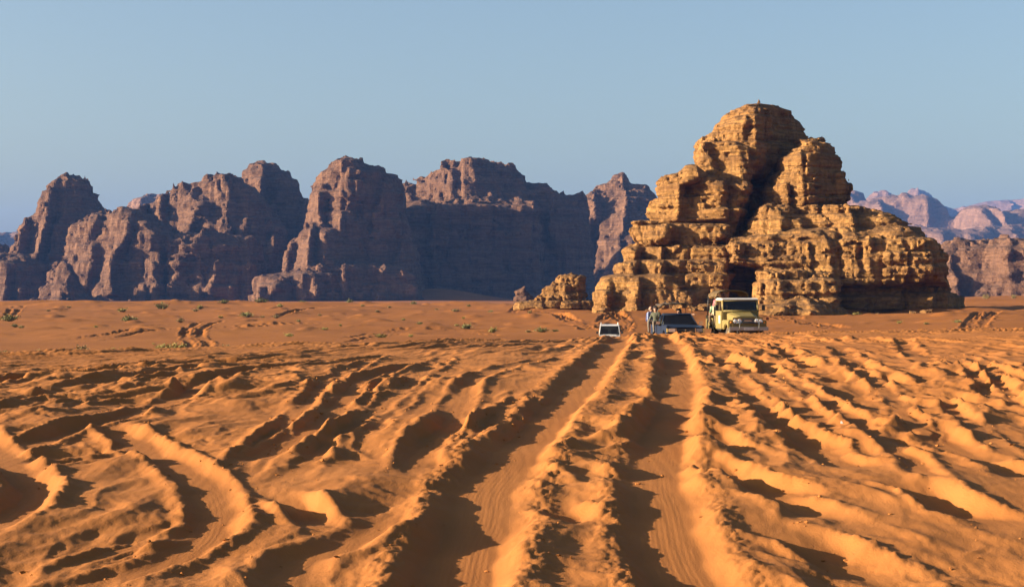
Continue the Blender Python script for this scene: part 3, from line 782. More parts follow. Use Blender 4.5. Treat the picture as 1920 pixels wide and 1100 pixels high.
# ------------------------------------------------------------------ haze
hz_me = bpy.data.meshes.new('haze'); bm = bmesh.new(); bmesh.ops.create_cube(bm, size=1.0); bm.to_mesh(hz_me); bm.free()
haze = add_obj('haze', hz_me)
haze.scale = (58000, 11800, 500); haze.location = (0, 4000, 500 / 2 - 16)
hm = bpy.data.materials.new('haze'); hm.use_nodes = True; hn = hm.node_tree.nodes; hn.clear()
ho = hn.new('ShaderNodeOutputMaterial'); pv = hn.new('ShaderNodeVolumePrincipled')
pv.inputs['Color'].default_value = (0.15, 0.36, 1.0, 1); pv.inputs['Density'].default_value = 4.5e-5
pv.inputs['Anisotropy'].default_value = 0.0
hm.node_tree.links.new(pv.outputs[0], ho.inputs['Volume'])
hz_me.materials.append(hm)
tag(haze, 'thin bluish desert haze over the distance', kind='stuff')
#@@OBJECTS
# ------------------------------------------------------------------ mesh builder for made things
class MB:
    def __init__(s): s.v = []; s.f = []

    def add(s, vs, fs):
        n = len(s.v); s.v += [tuple(p) for p in vs]; s.f += [tuple(i + n for i in f) for f in fs]; return s

    def box(s, x0, x1, y0, y1, z0, z1):
        v = [(x, y, z) for x in (x0, x1) for y in (y0, y1) for z in (z0, z1)]
        return s.add(v, [(0, 1, 3, 2), (4, 6, 7, 5), (0, 4, 5, 1), (2, 3, 7, 6), (0, 2, 6, 4), (1, 5, 7, 3)])

    def prism(s, prof, x0, x1, tx=0.0, ax='x'):
        """outline in (y,z) pushed from x0 to x1"""
        n = len(prof)
        if ax == 'x': v = [(x0, y, z) for y, z in prof] + [(x1, y, z) for y, z in prof]
        elif ax == 'y': v = [(a, x0, z) for a, z in prof] + [(a, x1, z) for a, z in prof]
        else: v = [(a, b, x0) for a, b in prof] + [(a, b, x1) for a, b in prof]
        return s.add(v, [tuple(range(n))[::-1], tuple(range(n, 2 * n))] + [(i, (i + 1) % n, n + (i + 1) % n, n + i) for i in range(n)])

    def tube(s, pts, r, n=8, r2=None):
        pts = [Vector(p) for p in pts]; rings = []
        for i, p in enumerate(pts):
            d = (pts[min(i + 1, len(pts) - 1)] - pts[max(i - 1, 0)]).normalized()
            u = d.cross(Vector((0, 0, 1))); u = u.normalized() if u.length > 1e-3 else Vector((1, 0, 0)); w_ = d.cross(u)
            rr = r if r2 is None else r + (r2 - r) * i / (len(pts) - 1)
            rings.append([p + (u * math.cos(a) + w_ * math.sin(a)) * rr for a in [2 * math.pi * k / n for k in range(n)]])
        v = [q for g in rings for q in g]; f = []
        for i in range(len(rings) - 1):
            for k in range(n): f.append((i * n + k, i * n + (k + 1) % n, (i + 1) * n + (k + 1) % n, (i + 1) * n + k))
        f += [tuple(range(n)), tuple((len(rings) - 1) * n + k for k in range(n))[::-1]]
        return s.add(v, f)

    def lathe(s, prof, c, n=24, ax='x'):
        """prof: (along, radius) closed ring turned round an axis through c"""
        v = []; m = len(prof)
        for k in range(n):
            a = 2 * math.pi * k / n; ca, sa = math.cos(a), math.sin(a)
            for t, r in prof:
                v.append((c[0] + t, c[1] + r * ca, c[2] + r * sa) if ax == 'x' else (c[0] + r * ca, c[1] + t, c[2] + r * sa))
        f = [(k * m + i, k * m + (i + 1) % m, ((k + 1) % n) * m + (i + 1) % m, ((k + 1) % n) * m + i) for k in range(n) for i in range(m)]
        return s.add(v, f)

    def build(s, name, mat, parent=None, bevel=0.0, smooth=False):
        bm = bmesh.new()
        vs = [bm.verts.new(p) for p in s.v]
        for f in s.f:
            try: bm.faces.new([vs[i] for i in f])
            except ValueError: pass
        bmesh.ops.recalc_face_normals(bm, faces=bm.faces)
        if bevel:
            es = [e for e in bm.edges if len(e.link_faces) == 2 and e.calc_face_angle(0) > 0.5]
            bmesh.ops.bevel(bm, geom=es, offset=bevel, segments=2, affect='EDGES', clamp_overlap=True)
        me = bpy.data.meshes.new(name); bm.to_mesh(me); bm.free()
        me.materials.append(mat)
        if smooth: me.polygons.foreach_set('use_smooth', np.ones(len(me.polygons), bool))
        return add_obj(name, me, parent)


def glass_mat(name, tint, alpha):
    m, N, L, b = new_mat(name)
    tr = N.new('ShaderNodeBsdfTransparent'); tr.inputs[0].default_value = (*tint, 1)
    gl = N.new('ShaderNodeBsdfGlossy'); gl.inputs['Roughness'].default_value = 0.06; gl.inputs[0].default_value = (0.9, 0.9, 0.9, 1)
    fr = N.new('ShaderNodeFresnel'); fr.inputs[0].default_value = 1.5
    tc = N.new('ShaderNodeTexCoord'); dn = tex_noise(N, L, tc.outputs['Object'], 3, 4)
    df = N.new('ShaderNodeBsdfDiffuse'); df.inputs[0].default_value = (0.22, 0.15, 0.09, 1)
    r = ramp(N, [(0.4, (alpha * 0.4,) * 3), (0.8, (alpha,) * 3)]); L.new(dn.outputs[0], r.inputs[0])
    m1 = N.new('ShaderNodeMixShader'); m2 = N.new('ShaderNodeMixShader')
    L.new(r.outputs[0], m1.inputs[0]); L.new(tr.outputs[0], m1.inputs[1]); L.new(df.outputs[0], m1.inputs[2])
    L.new(fr.outputs[0], m2.inputs[0]); L.new(m1.outputs[0], m2.inputs[1]); L.new(gl.outputs[0], m2.inputs[2])
    L.new(m2.outputs[0], N['Material Output'].inputs[0])
    return m


def paint_mat(name, col, rough=0.38, dust=0.35, spec=0.3):
    """old paint, dusty towards its lower edges and in blotches"""
    m, N, L, b = new_mat(name)
    tc = N.new('ShaderNodeTexCoord'); P = tc.outputs['Object']
    n1 = tex_noise(N, L, P, 2.2, 6, 0.65); n2 = tex_noise(N, L, P, 18, 4)
    sp = N.new('ShaderNodeSeparateXYZ'); L.new(P, sp.inputs[0])
    mr = N.new('ShaderNodeMapRange'); mr.inputs[1].default_value = 1.4; mr.inputs[2].default_value = 0.3; mr.inputs[3].default_value = 0.0; mr.inputs[4].default_value = 1.0
    L.new(sp.outputs[2], mr.inputs[0])
    r = ramp(N, [(0.35, (0, 0, 0)), (0.75, (dust, dust, dust))]); L.new(n1.outputs[0], r.inputs[0])
    ma = N.new('ShaderNodeMath'); ma.operation = 'MULTIPLY_ADD'; ma.use_clamp = True
    L.new(mr.outputs[0], ma.inputs[0]); ma.inputs[1].default_value = dust * 0.8; L.new(r.outputs[0], ma.inputs[2])
    v = ramp(N, [(0.3, tuple(c * 0.85 for c in col)), (0.7, tuple(min(1, c * 1.1) for c in col))]); L.new(n2.outputs[0], v.inputs[0])
    c = mixc(N, L, ma.outputs[0], v.outputs[0], (0.17, 0.095, 0.045))
    L.new(c, b.inputs['Base Color']); b.inputs['Roughness'].default_value = rough; b.inputs['Specular IOR Level'].default_value = spec
    return m


M['olive'] = paint_mat('olive_yellow_paint', (0.185, 0.150, 0.052), 0.45, 0.2)
M['cream'] = paint_mat('white_roof_paint', (0.50, 0.48, 0.44), 0.45, 0.1)
M['navy'] = paint_mat('dark_blue_paint', (0.008, 0.018, 0.042), 0.5, 0.03, 0.12)
M['white'] = paint_mat('white_car_paint', (0.5, 0.5, 0.5), 0.35, 0.1)
M['black'] = simple_mat('black_trim', (0.02, 0.02, 0.02), 0.5)
M['rubber'] = simple_mat('dusty_tyre_rubber', (0.06, 0.045, 0.035), 0.9, var=0.4, bump=0.4)
M['steel'] = simple_mat('grey_steel', (0.34, 0.33, 0.31), 0.4, 0.8)
M['rim'] = simple_mat('dusty_wheel_rim', (0.34, 0.26, 0.15), 0.6, 0.1)
M['chrome'] = simple_mat('chrome', (0.7, 0.7, 0.68), 0.15, 1.0, var=0.05)
M['lens'] = simple_mat('headlight_lens', (0.75, 0.75, 0.72), 0.12, 0.6, var=0.05)
M['amber'] = simple_mat('amber_lens', (0.55, 0.22, 0.03), 0.25)
M['paleamber'] = simple_mat('pale_amber_lens', (0.62, 0.46, 0.16), 0.25)
M['glass'] = glass_mat('windscreen_glass', (0.36, 0.38, 0.38), 0.05)
M['seat'] = simple_mat('dark_seat_vinyl', (0.04, 0.035, 0.03), 0.7)
M['board'] = simple_mat('pale_plywood', (0.26, 0.20, 0.13), 0.8, var=0.2)
M['canvas'] = simple_mat('brown_canvas', (0.075, 0.045, 0.014), 0.95, var=0.35, scale=4, bump=0.6)
M['tarp'] = simple_mat('dark_brown_tarp', (0.04, 0.026, 0.015), 0.95, var=0.35, bump=0.6)
M['plate'] = simple_mat('white_plate', (0.42, 0.41, 0.39), 0.5)
M['darkred'] = simple_mat('dark_red_plastic', (0.14, 0.03, 0.02), 0.4)
M['ink'] = simple_mat('dark_lettering', (0.07, 0.07, 0.07), 0.6)


def wheels(root, spots, r, wd, rim_r):
    first = None
    for (x, y) in spots:
        if first is None:
            mb = MB().lathe([(-wd / 2 + .02, rim_r), (-wd / 2, r - .05), (-wd / 2 + .03, r - .01), (0, r), (wd / 2 - .03, r - .01), (wd / 2, r - .05), (wd / 2 - .02, rim_r)], (0, 0, 0), 32)
            for k in range(28):       # tread blocks
                a = 2 * math.pi * k / 28; c, s_ = math.cos(a), math.sin(a)
                for sx in (-1, 1):
                    q = [(sx * .015 + sx * dx, (r + dr) * math.cos(a + da), (r + dr) * math.sin(a + da)) for dx in (0, wd / 2 - .05) for da in (-.05, .05) for dr in (-.01, .012)]
                    mb.add(q, [(0, 1, 3, 2), (4, 6, 7, 5), (0, 4, 5, 1), (2, 3, 7, 6), (0, 2, 6, 4), (1, 5, 7, 3)])
            o = mb.build('wheel', M['rubber'], root, smooth=False)
            rm = MB().lathe([(-.06, rim_r + .005), (-.08, rim_r - .02), (-.02, rim_r - .05), (-.03, .10), (-.09, .07), (-.09, .005), (.09, .005), (.09, .07), (.03, .10), (.02, rim_r - .05), (.08, rim_r - .02), (.06, rim_r + .005)], (0, 0, 0), 24).build('rim', M['rim'], o)
            first = (o, rm)
        else:
            o = first[0].copy(); COL.objects.link(o); o.parent = root
            rm = first[1].copy(); COL.objects.link(rm); rm.parent = o
        o.location = (x, y, r)


def arch(y, r, z0, z1, ya, yb, n=10):
    """side panel outline from ya to yb, z0..z1, with a wheel arch of radius r cut at y (axle height r*0.92)"""
    zc = 0.36
    a0 = math.asin(max(-1, min(1, (z0 - zc) / r)))
    arc = [(y + r * math.cos(a), zc + r * math.sin(a)) for a in np.linspace(math.pi - a0, a0, n)]
    return [(ya, z0)] + arc + [(yb, z0), (yb, z1), (ya, z1)]


# ------------------------------------------------------------------ olive pickup truck with white roof
def place(px, D, yaw):
    x = (px - 960) / FP * D
    return (x, D, gz(x, D)), R(yaw)


loc, rz = place(1381, 75.0, 6.0)
truck = empty('pickup_truck', loc, rz)
tag(truck, 'old yellow-olive pickup truck with white cab roof and brown canopy', 'truck')
T = truck
MB().box(-.42, .42, -2.0, 2.35, .42, .58).build('chassis', M['black'], T, .01)
for sx in (-1, 1):
    a, b = sorted((sx * .44, sx * .835))
    MB().prism(arch(-1.5, .47, .62, 1.02, -2.02, -.76), a, b).build('front_fender', M['olive'], T, .035)
    MB().prism(arch(1.35, .46, .58, 1.12, .82, 2.42), *sorted((sx * .79, sx * .84))).build('bed_side', M['olive'], T, .012)
    # serrated lashing rail on top of the bed side
    rail = MB().box(*sorted((sx * .79, sx * .86)), .82, 2.42, 1.12, 1.15)
    for k in range(8): rail.box(*sorted((sx * .80, sx * .85)), .9 + k * .19, .97 + k * .19, 1.15, 1.185)
    rail.build('bed_rail', M['olive'], T)
    door = MB().prism([(-.66, .62), (-.66, 1.37), (.50, 1.37), (.50, .62)], *sorted((sx * .80, sx * .825))).build('door', M['olive'], T, .012)
    MB().box(*sorted((sx * .825, sx * .85)), .30, .42, 1.18, 1.21).build('handle', M['chrome'], door)
    MB().prism([(-.60, 1.40), (-.52, 1.80), (.44, 1.80), (.46, 1.40)], *sorted((sx * .795, sx * .803))).build('side_window', M['glass'], T)
    fr = MB()
    for p in ([(-.68, 1.37), (-.56, 1.86)], [(.50, 1.37), (.50, 1.86)], [(-.10, 1.37), (-.08, 1.84)]):
        fr.tube([(sx * .80, *p[0]), (sx * .785, *p[1])], .028 if p[0][0] != -.10 else .014, 6)
    fr.tube([(sx * .787, -.58, 1.84), (sx * .787, .52, 1.84)], .03, 6).tube([(sx * .803, -.68, 1.385), (sx * .803, .52, 1.385)], .02, 6)
    fr.build('window_frame', M['olive'], T)
    hl = MB().lathe([(-.02, .0), (-.035, .06), (-.01, .095), (.03, .095), (.03, .0)], (0, 0, 0), 18, 'y')
    for q, xx in enumerate((.37, .55)):
        h = MB().lathe([(-.035, .003), (-.03, .05), (-.005, .082), (.03, .082), (.03, .003)], (sx * xx, -2.06, 1.0 - q * .012), 18, 'y').build('headlight', M['lens'], T, smooth=True)
        MB().lathe([(-.01, .083), (-.015, .10), (.03, .10), (.03, .083)], (sx * xx, -2.06, 1.0 - q * .012), 18, 'y').build('bezel', M['chrome'], h)
    MB().lathe([(-.02, .003), (-.02, .04), (.03, .05), (.03, .003)], (sx * .72, -2.04, .93), 12, 'y').build('indicator', M['amber'], T)
    MB().tube([(sx * .42, -2.30, .50), (sx * .42, -2.31, .92), (sx * .42, -2.22, .98)], .032, 8).build('overrider', M['steel'], T, smooth=True)
    arm = MB().tube([(sx * .80, -.60, 1.42), (sx * 1.0, -.66, 1.46), (sx * 1.02, -.66, 1.60)], .012, 6).build('mirror_arm', M['black'], T)
    MB().box(*sorted((sx * .96, sx * 1.10)), -.70, -.66, 1.42, 1.66).build('mirror', M['black'], arm, .012)
    MB().prism([(-.70, .50), (-.62, .50), (-.62, .62), (-.70, .62)], *sorted((sx * .70, sx * .86))).build('step', M['black'], T)
# cab
MB().prism([(-.76, .60), (-.76, 1.36), (-.70, 1.38), (-.70, .60)], -.79, .79).build('bulkhead', M['olive'], T, .012)
MB().prism([(.52, .58), (.52, 1.86), (.58, 1.86), (.62, .58)], -.79, .79).build('cab_back', M['olive'], T, .012)
MB().box(-.76, .76, -.70, .52, .56, .62).build('cab_floor', M['black'], T)
ws = MB()
ws.tube([(-.78, -.73, 1.37), (-.76, -.60, 1.86)], .04, 8).tube([(.78, -.73, 1.37), (.76, -.60, 1.86)], .04, 8)
ws.tube([(-.78, -.735, 1.40), (.78, -.735, 1.40)], .04, 8).tube([(-.77, -.60, 1.85), (.77, -.60, 1.85)], .03, 8)
ws.build('windscreen_frame', M['olive'], T, smooth=True)
MB().add([(-.75, -.735, 1.42), (.75, -.735, 1.42), (.73, -.612, 1.84), (-.73, -.612, 1.84), (-.75, -.729, 1.42), (.75, -.729, 1.42), (.73, -.606, 1.84), (-.73, -.606, 1.84)],
         [(0, 1, 2, 3), (7, 6, 5, 4), (0, 4, 5, 1), (1, 5, 6, 2), (2, 6, 7, 3), (3, 7, 4, 0)]).build('windscreen', M['glass'], T)
for x in (-.35, .30): MB().tube([(x, -.76, 1.43), (x + .25, -.735, 1.53)], .007, 5).build('wiper', M['black'], T)
MB().prism([(-.70, 1.87), (-.66, 1.93), (-.3, 1.965), (.3, 1.965), (.60, 1.93), (.64, 1.87)], -.82, .82).build('roof', M['cream'], T, .03)
# bonnet, nose and bumper
bon = MB().add([(-.46, -2.0, .66), (.46, -2.0, .66), (.60, -.76, .66), (-.60, -.76, .66),
                (-.46, -2.0, 1.14), (.46, -2.0, 1.14), (.62, -.76, 1.30), (-.62, -.76, 1.30), (-.30, -1.98, 1.20), (.30, -1.98, 1.20), (.42, -.76, 1.36), (-.42, -.76, 1.36)],
               [(0, 1, 5, 9, 8, 4), (1, 2, 6, 5), (5, 6, 10, 9), (9, 10, 11, 8), (8, 11, 7, 4), (4, 7, 3, 0), (2, 3, 7, 11, 10, 6), (0, 3, 2, 1)])
bon.build('bonnet', M['olive'], T, .025)
nose = MB().prism([(-.66, .84), (.66, .84), (.66, 1.12), (.40, 1.16), (-.40, 1.16), (-.66, 1.12)], -2.05, -2.0, ax='y').build('nose_panel', M['olive'], T, .012)
MB().box(-.27, .27, -2.062, -2.051, .88, 1.10).build('grille', M['black'], nose)
for k in range(4): MB().box(-.26, .26, -2.075, -2.063, .90 + k * .05, .915 + k * .05).build('grille_bar', M['steel'], nose)
MB().box(-.16, .16, -2.08, -2.076, .985, 1.02).build('grille_badge', M['chrome'], nose)
MB().box(-.66, .66, -2.04, -1.98, .60, .835).build('apron', M['olive'], T, .01)
MB().prism([(-2.28, .58), (-2.28, .74), (-2.20, .74), (-2.20, .58)], -.85, .85).build('bumper', M['steel'], T, .018)
MB().tube([(-.55, -2.26, .90), (.55, -2.26, .90)], .022, 8).build('crash_bar', M['black'], T, smooth=True)
MB().box(.88, 1.0, -1.75, -1.70, 1.02, 1.14).build('fender_mirror', M['darkred'], T, .015)
MB().box(-.20, .20, -2.292, -2.284, .60, .71).build('number_plate', M['plate'], T)
# bed
MB().box(-.79, .79, .80, 2.42, .60, .64).build('bed_floor', M['black'], T)
MB().box(-.79, .79, 2.40, 2.44, .64, 1.12).build('tailgate', M['olive'], T, .01)
MB().box(-.79, .79, .76, .80, .64, 1.14).build('bed_front', M['olive'], T, .008)
for sx in (-1, 1):
    MB().box(*sorted((sx * .70, sx * .78)), .86, 2.3, .98, 1.06).build('bench', M['board'], T, .008)
for k in range(2):
    MB().box(-.83, -.805, .82, 1.62, 1.20 + k * .20, 1.385 + k * .20).build('side_board', M['board'], T, .004)
can = MB()
sec = [(-.74, 2.02), (-.70, 2.16), (-.55, 2.26), (-.25, 2.315), (.25, 2.315), (.55, 2.26), (.70, 2.16), (.74, 2.02), (.71, 2.02), (.67, 2.14), (.53, 2.23), (.24, 2.285), (-.24, 2.285), (-.53, 2.23), (-.67, 2.14), (-.71, 2.02)]
n = len(sec); vs = []; ys = np.linspace(.74, 2.46, 8)
for i, y in enumerate(ys):
    sag = -0.04 * abs(math.sin(i * 1.6)); vs += [(x, y, z + sag * (1 if abs(x) < .6 else .3)) for x, z in sec]
fs = [(i * n + k, i * n + (k + 1) % n, (i + 1) * n + (k + 1) % n, (i + 1) * n + k) for i in range(7) for k in range(n)]
fs += [tuple(range(n)), tuple(7 * n + k for k in range(n))]
can.add(vs, fs).build('canopy', M['canvas'], T)
for sx in (-1, 1):
    for y in (.80, 2.38):
        MB().tube([(sx * .77, y, 1.14), (sx * .75, y, 1.7), (sx * .725, y, 2.05)], .018, 6).build('canopy_post', M['black'], T, smooth=True)
# seats, wheel and door plate
for x in (-.38, .38):
    st = MB().box(x - .24, x + .24, -.15, .35, .80, .95).build('seat', M['seat'], T, .03)
    MB().box(x - .24, x + .24, .34, .46, .92, 1.42).build('seat_back', M['seat'], st, .03)
MB().lathe([(-.012, .17), (0, .182), (.012, .17), (0, .158)], (-.36, -.36, 1.30), 20, 'y').build('steering_wheel', M['black'], T)
MB().box(-.74, .74, -.69, -.52, 1.18, 1.36).build('dashboard', M['black'], T, .03)
pl = MB().box(-.830, -.826, -.42, -.10, .86, 1.20).build('door_plate', M['plate'], T)
pl['label'] = 'white plate on the door'
ink = MB().box(-.832, -.8305, -.27, -.245, .98, 1.10).box(-.832, -.8305, -.30, -.22, .955, .972).box(-.832, -.8305, -.36, -.16, .90, .915)
ink.build('marking', M['ink'], pl)
wheels(T, [(-.66, -1.5), (.66, -1.5), (-.66, 1.35), (.66, 1.35)], .37, .20, .22)

# ------------------------------------------------------------------ dark blue pickup
loc, rz = place(1269, 76.0, 4.5)
blue = empty('pickup_car', loc, rz)
tag(blue, 'dark blue pickup with open bed carrying passengers, driving beside the olive truck', 'pickup')
B = blue
BW = .83
for sx in (-1, 1):
    MB().prism(arch(-1.42, .40, .36, .99, -2.15, -.72), *sorted((sx * .70, sx * BW))).build('front_fender', M['navy'], B, .03)
    MB().prism(arch(1.20, .40, .40, .98, .42, 2.2), *sorted((sx * (BW - .05), sx * BW))).build('bed_side', M['navy'], B, .015)
    d = MB().prism([(-.72, .38), (-.72, .94), (.38, .96), (.40, .40)], *sorted((sx * (BW - .04), sx * (BW + .004)))).build('door', M['navy'], B, .012)
    MB().box(*sorted((sx * (BW + .004), sx * (BW + .03))), .16, .30, .82, .85).build('handle', M['chrome'], d)
    MB().add([(sx * .80, -.62, .965), (sx * .80, .34, .98), (sx * .605, .28, 1.42), (sx * .605, -.12, 1.42), (sx * .794, -.62, .965), (sx * .794, .34, .98), (sx * .599, .28, 1.42), (sx * .599, -.12, 1.42)],
             [(0, 1, 2, 3), (7, 6, 5, 4), (0, 4, 5, 1), (1, 5, 6, 2), (2, 6, 7, 3), (3, 7, 4, 0)]).build('side_window', M['glass'], B)
    for pts_, rr_ in (([(sx * .785, -.76, .98), (sx * .60, -.16, 1.445)], .03), ([(sx * .80, .38, .96), (sx * .605, .30, 1.445)], .035)):
        MB().tube(pts_, rr_, 6).build('pillar', M['navy'], B, smooth=True)
    MB().tube([(sx * .60, -.16, 1.447), (sx * .60, .30, 1.447)], .03, 6).build('roof_rail', M['navy'], B, smooth=True)
    h = MB().box(*sorted((sx * .46, sx * .74)), -2.20, -2.15, .72, .87).build('headlight', M['lens' if sx < 0 else 'steel'], B, .015)
    MB().box(*sorted((sx * .755, sx * .825)), -2.19, -2.12, .70, .87).build('indicator', M['paleamber'], B, .012)
    MB().box(*sorted((sx * .41, sx * .445)), -2.21, -2.15, .71, .88).build('grille_end', M['chrome'], B)
    arm = MB().tube([(sx * .80, -.62, .98), (sx * .92, -.66, 1.04)], .012, 6).build('mirror_arm', M['black'], B)
    MB().box(*sorted((sx * .88, sx * 1.04)), -.70, -.64, 1.02, 1.15).build('mirror', M['chrome'], arm, .015)
hood = MB().add([(-.70, -2.12, .60), (.70, -2.12, .60), (.72, -.70, .60), (-.72, -.70, .60), (-.70, -2.16, .91), (.70, -2.16, .91), (.72, -.70, 1.00), (-.72, -.70, 1.00), (-.3, -2.17, .93), (.3, -2.17, .93), (.32, -.70, 1.03), (-.32, -.70, 1.03)],
                [(0, 1, 5, 9, 8, 4), (1, 2, 6, 5), (5, 6, 10, 9), (9, 10, 11, 8), (8, 11, 7, 4), (4, 7, 3, 0), (2, 3, 7, 11, 10, 6), (0, 3, 2, 1)])
hood.build('bonnet', M['navy'], B, .02)
g = MB().box(-.40, .40, -2.19, -2.15, .72, .87).build('grille', M['black'], B)
MB().lathe([(-.012, .003), (-.012, .025), (0, .032), (.0, .003)], (0, -2.195, .795), 16, 'y').build('emblem', M['chrome'], g)
MB().prism([(-2.30, .42), (-2.30, .58), (-2.14, .58), (-2.14, .42)], -.84, .84).build('bumper', M['steel'], B, .02)
MB().box(-.72, .72, -2.14, 2.1, .34, .44).build('underbody', M['black'], B)
MB().prism([(.36, .42), (.38, .97), (.30, 1.435), (.34, 1.435), (.44, .97), (.44, .42)], -.74, .74).build('cab_back', M['navy'], B, .01)
MB().prism([(-.24, 1.44), (-.14, 1.49), (.1, 1.505), (.30, 1.49), (.38, 1.44)], -.625, .625).build('roof', M['navy'], B, .025)
MB().add([(-.73, -.75, 1.02), (.73, -.75, 1.02), (.58, -.20, 1.43), (-.58, -.20, 1.43), (-.73, -.744, 1.015), (.73, -.744, 1.015), (.58, -.194, 1.425), (-.58, -.194, 1.425)],
         [(0, 1, 2, 3), (7, 6, 5, 4), (0, 4, 5, 1), (1, 5, 6, 2), (2, 6, 7, 3), (3, 7, 4, 0)]).build('windscreen', M['glass'], B)
MB().tube([(-.79, -.765, 1.005), (.79, -.765, 1.005)], .022, 6).tube([(-.60, -.20, 1.443), (.60, -.20, 1.443)], .024, 6).build('windscreen_frame', M['navy'], B, smooth=True)
for x in (-.45, .10): MB().tube([(x, -.77, 1.035), (x + .38, -.73, 1.07)], .008, 5).build('wiper', M['black'], B)
MB().box(-.74, .74, -.72, -.45, .80, .97).build('dashboard', M['black'], B, .03)
for x in (-.36, .36):
    st = MB().box(x - .24, x + .24, -.25, .22, .50, .66).build('seat', M['seat'], B, .03)
    MB().box(x - .23, x + .23, .20, .32, .62, 1.18).build('seat_back', M['seat'], st, .03)
MB().lathe([(-.012, .17), (0, .182), (.012, .17), (0, .158)], (-.36, -.42, .93), 20, 'y').build('steering_wheel', M['black'], B)
MB().box(-.78, .78, .44, 2.2, .50, .54).build('bed_floor', M['black'], B)
MB().box(-.78, .78, 2.17, 2.21, .54, .98).build('tailgate', M['navy'], B, .01)
# hoops over the bed with a tarpaulin rolled back on top
for y in (.55, 2.05):
    pts = [(-.79, y, .98), (-.78, y, 1.60), (-.66, y, 1.80), (-.40, y, 1.90), (.40, y, 1.96), (.66, y, 1.86), (.78, y, 1.64), (.79, y, .98)]
    MB().tube(pts, .016, 6).build('canopy_hoop', M['black'], B, smooth=True)
tp = MB(); vs = []; xs_ = np.linspace(-.62, .62, 12)
for i, x in enumerate(xs_):
    zt = 1.875 + .05 * (x + .62) / 1.24 - .05 * (abs(x) / .62) ** 3
    w_ = .06 + .015 * math.sin(i * 2.1)
    for (dy, dz) in ((-.02, 0), (.02, w_), (.9, w_ * .6 + .01 * math.sin(i)), (1.52, w_), (1.56, 0), (.9, -.03)):
        vs.append((x, .53 + dy, zt + dz + .02 * math.sin(i * 1.7 + dy)))
fs = [(i * 6 + k, i * 6 + (k + 1) % 6, (i + 1) * 6 + (k + 1) % 6, (i + 1) * 6 + k) for i in range(11) for k in range(6)] + [tuple(range(6)), tuple(66 + k for k in range(6))]
tp.add(vs, fs).build('tarpaulin', M['tarp'], B)
wheels(B, [(-.70, -1.42), (.70, -1.42), (-.70, 1.20), (.70, 1.20)], .33, .19, .19)

# ------------------------------------------------------------------ white estate 4x4 half hidden by the rise
loc, rz = place(1143, 141.0, -3.0)
wcar = empty('off_road_car', loc, rz)
tag(wcar, 'white off-road car with roof rack, only its windscreen showing over the rise', 'car')
Wc = wcar
for sx in (-1, 1):
    MB().prism(arch(-1.4, .45, .48, 1.05, -2.2, -.75), *sorted((sx * .60, sx * .86))).build('front_fender', M['white'], Wc, .03)
    MB().prism(arch(1.35, .45, .48, 1.08, -.74, 2.3), *sorted((sx * .81, sx * .86))).build('body_side', M['white'], Wc, .012)
    dd = MB().box(*sorted((sx * .86, sx * .872)), -.66, .38, .52, 1.07).build('door', M['white'], Wc, .01)
    MB().box(*sorted((sx * .872, sx * .90)), .20, .32, .95, .98).build('handle', M['black'], dd)
    for (ya, yb) in ((-.52, .36), (.46, 1.30), (1.40, 2.15)):
        MB().add([(sx * .84, ya, 1.10), (sx * .84, yb, 1.10), (sx * .74, yb, 1.72), (sx * .74, ya + (.22 if ya < 0 else 0), 1.72), (sx * .834, ya, 1.10), (sx * .834, yb, 1.10), (sx * .734, yb, 1.72), (sx * .734, ya + (.22 if ya < 0 else 0), 1.72)],
                 [(0, 1, 2, 3), (7, 6, 5, 4), (0, 4, 5, 1), (1, 5, 6, 2), (2, 6, 7, 3), (3, 7, 4, 0)]).build('side_window', M['glass'], Wc)
    for (y0, y1) in ((-.76, -.38), (.41, .41), (1.35, 1.35), (2.25, 2.20)): MB().tube([(sx * .84, y0, 1.08), (sx * .745, y1, 1.76)], .04, 6).build('pillar', M['white'], Wc, smooth=True)
    MB().lathe([(-.03, .003), (-.02, .07), (.03, .09), (.03, .003)], (sx * .62, -2.22, .84), 18, 'y').build('headlight', M['lens'], Wc, smooth=True)
    arm = MB().tube([(sx * .84, -.62, 1.12), (sx * .98, -.66, 1.20)], .014, 6).build('mirror_arm', M['black'], Wc)
    MB().box(*sorted((sx * .93, sx * 1.10)), -.70, -.64, 1.14, 1.34).build('mirror', M['black'], arm, .015)
MB().box(-.62, .62, -2.2, -.75, .60, 1.10).build('bonnet', M['white'], Wc, .05)
MB().box(-.45, .45, -2.23, -2.20, .74, .96).build('grille', M['black'], Wc)
MB().box(-.88, .88, -2.36, -2.2, .50, .68).build('bumper', M['steel'], Wc, .03)
MB().box(-.80, .80, -2.1, 2.25, .40, .52).build('underbody', M['black'], Wc)
MB().box(-.80, .80, 2.24, 2.30, .52, 1.74).build('back_door', M['white'], Wc, .02)
MB().prism([(-.46, 1.77), (-.36, 1.85), (0, 1.885), (1.8, 1.885), (2.26, 1.83), (2.30, 1.77)], -.80, .80).build('roof', M['white'], Wc, .03)
MB().add([(-.79, -.78, 1.12), (.79, -.78, 1.12), (.72, -.42, 1.755), (-.72, -.42, 1.755), (-.79, -.773, 1.12), (.79, -.773, 1.12), (.72, -.413, 1.755), (-.72, -.413, 1.755)],
         [(0, 1, 2, 3), (7, 6, 5, 4), (0, 4, 5, 1), (1, 5, 6, 2), (2, 6, 7, 3), (3, 7, 4, 0)]).build('windscreen', M['glass'], Wc)
for sx in (-1, 1):
    rk = MB().tube([(sx * .70, -.30, 2.02), (sx * .70, 2.1, 2.02)], .02, 6).build('rack_rail', M['white'], Wc, smooth=True)
    for y in (-.26, .9, 2.0): MB().tube([(sx * .70, y, 1.86), (sx * .70, y, 2.02)], .035, 6).build('rack_post', M['white'], rk, smooth=True)
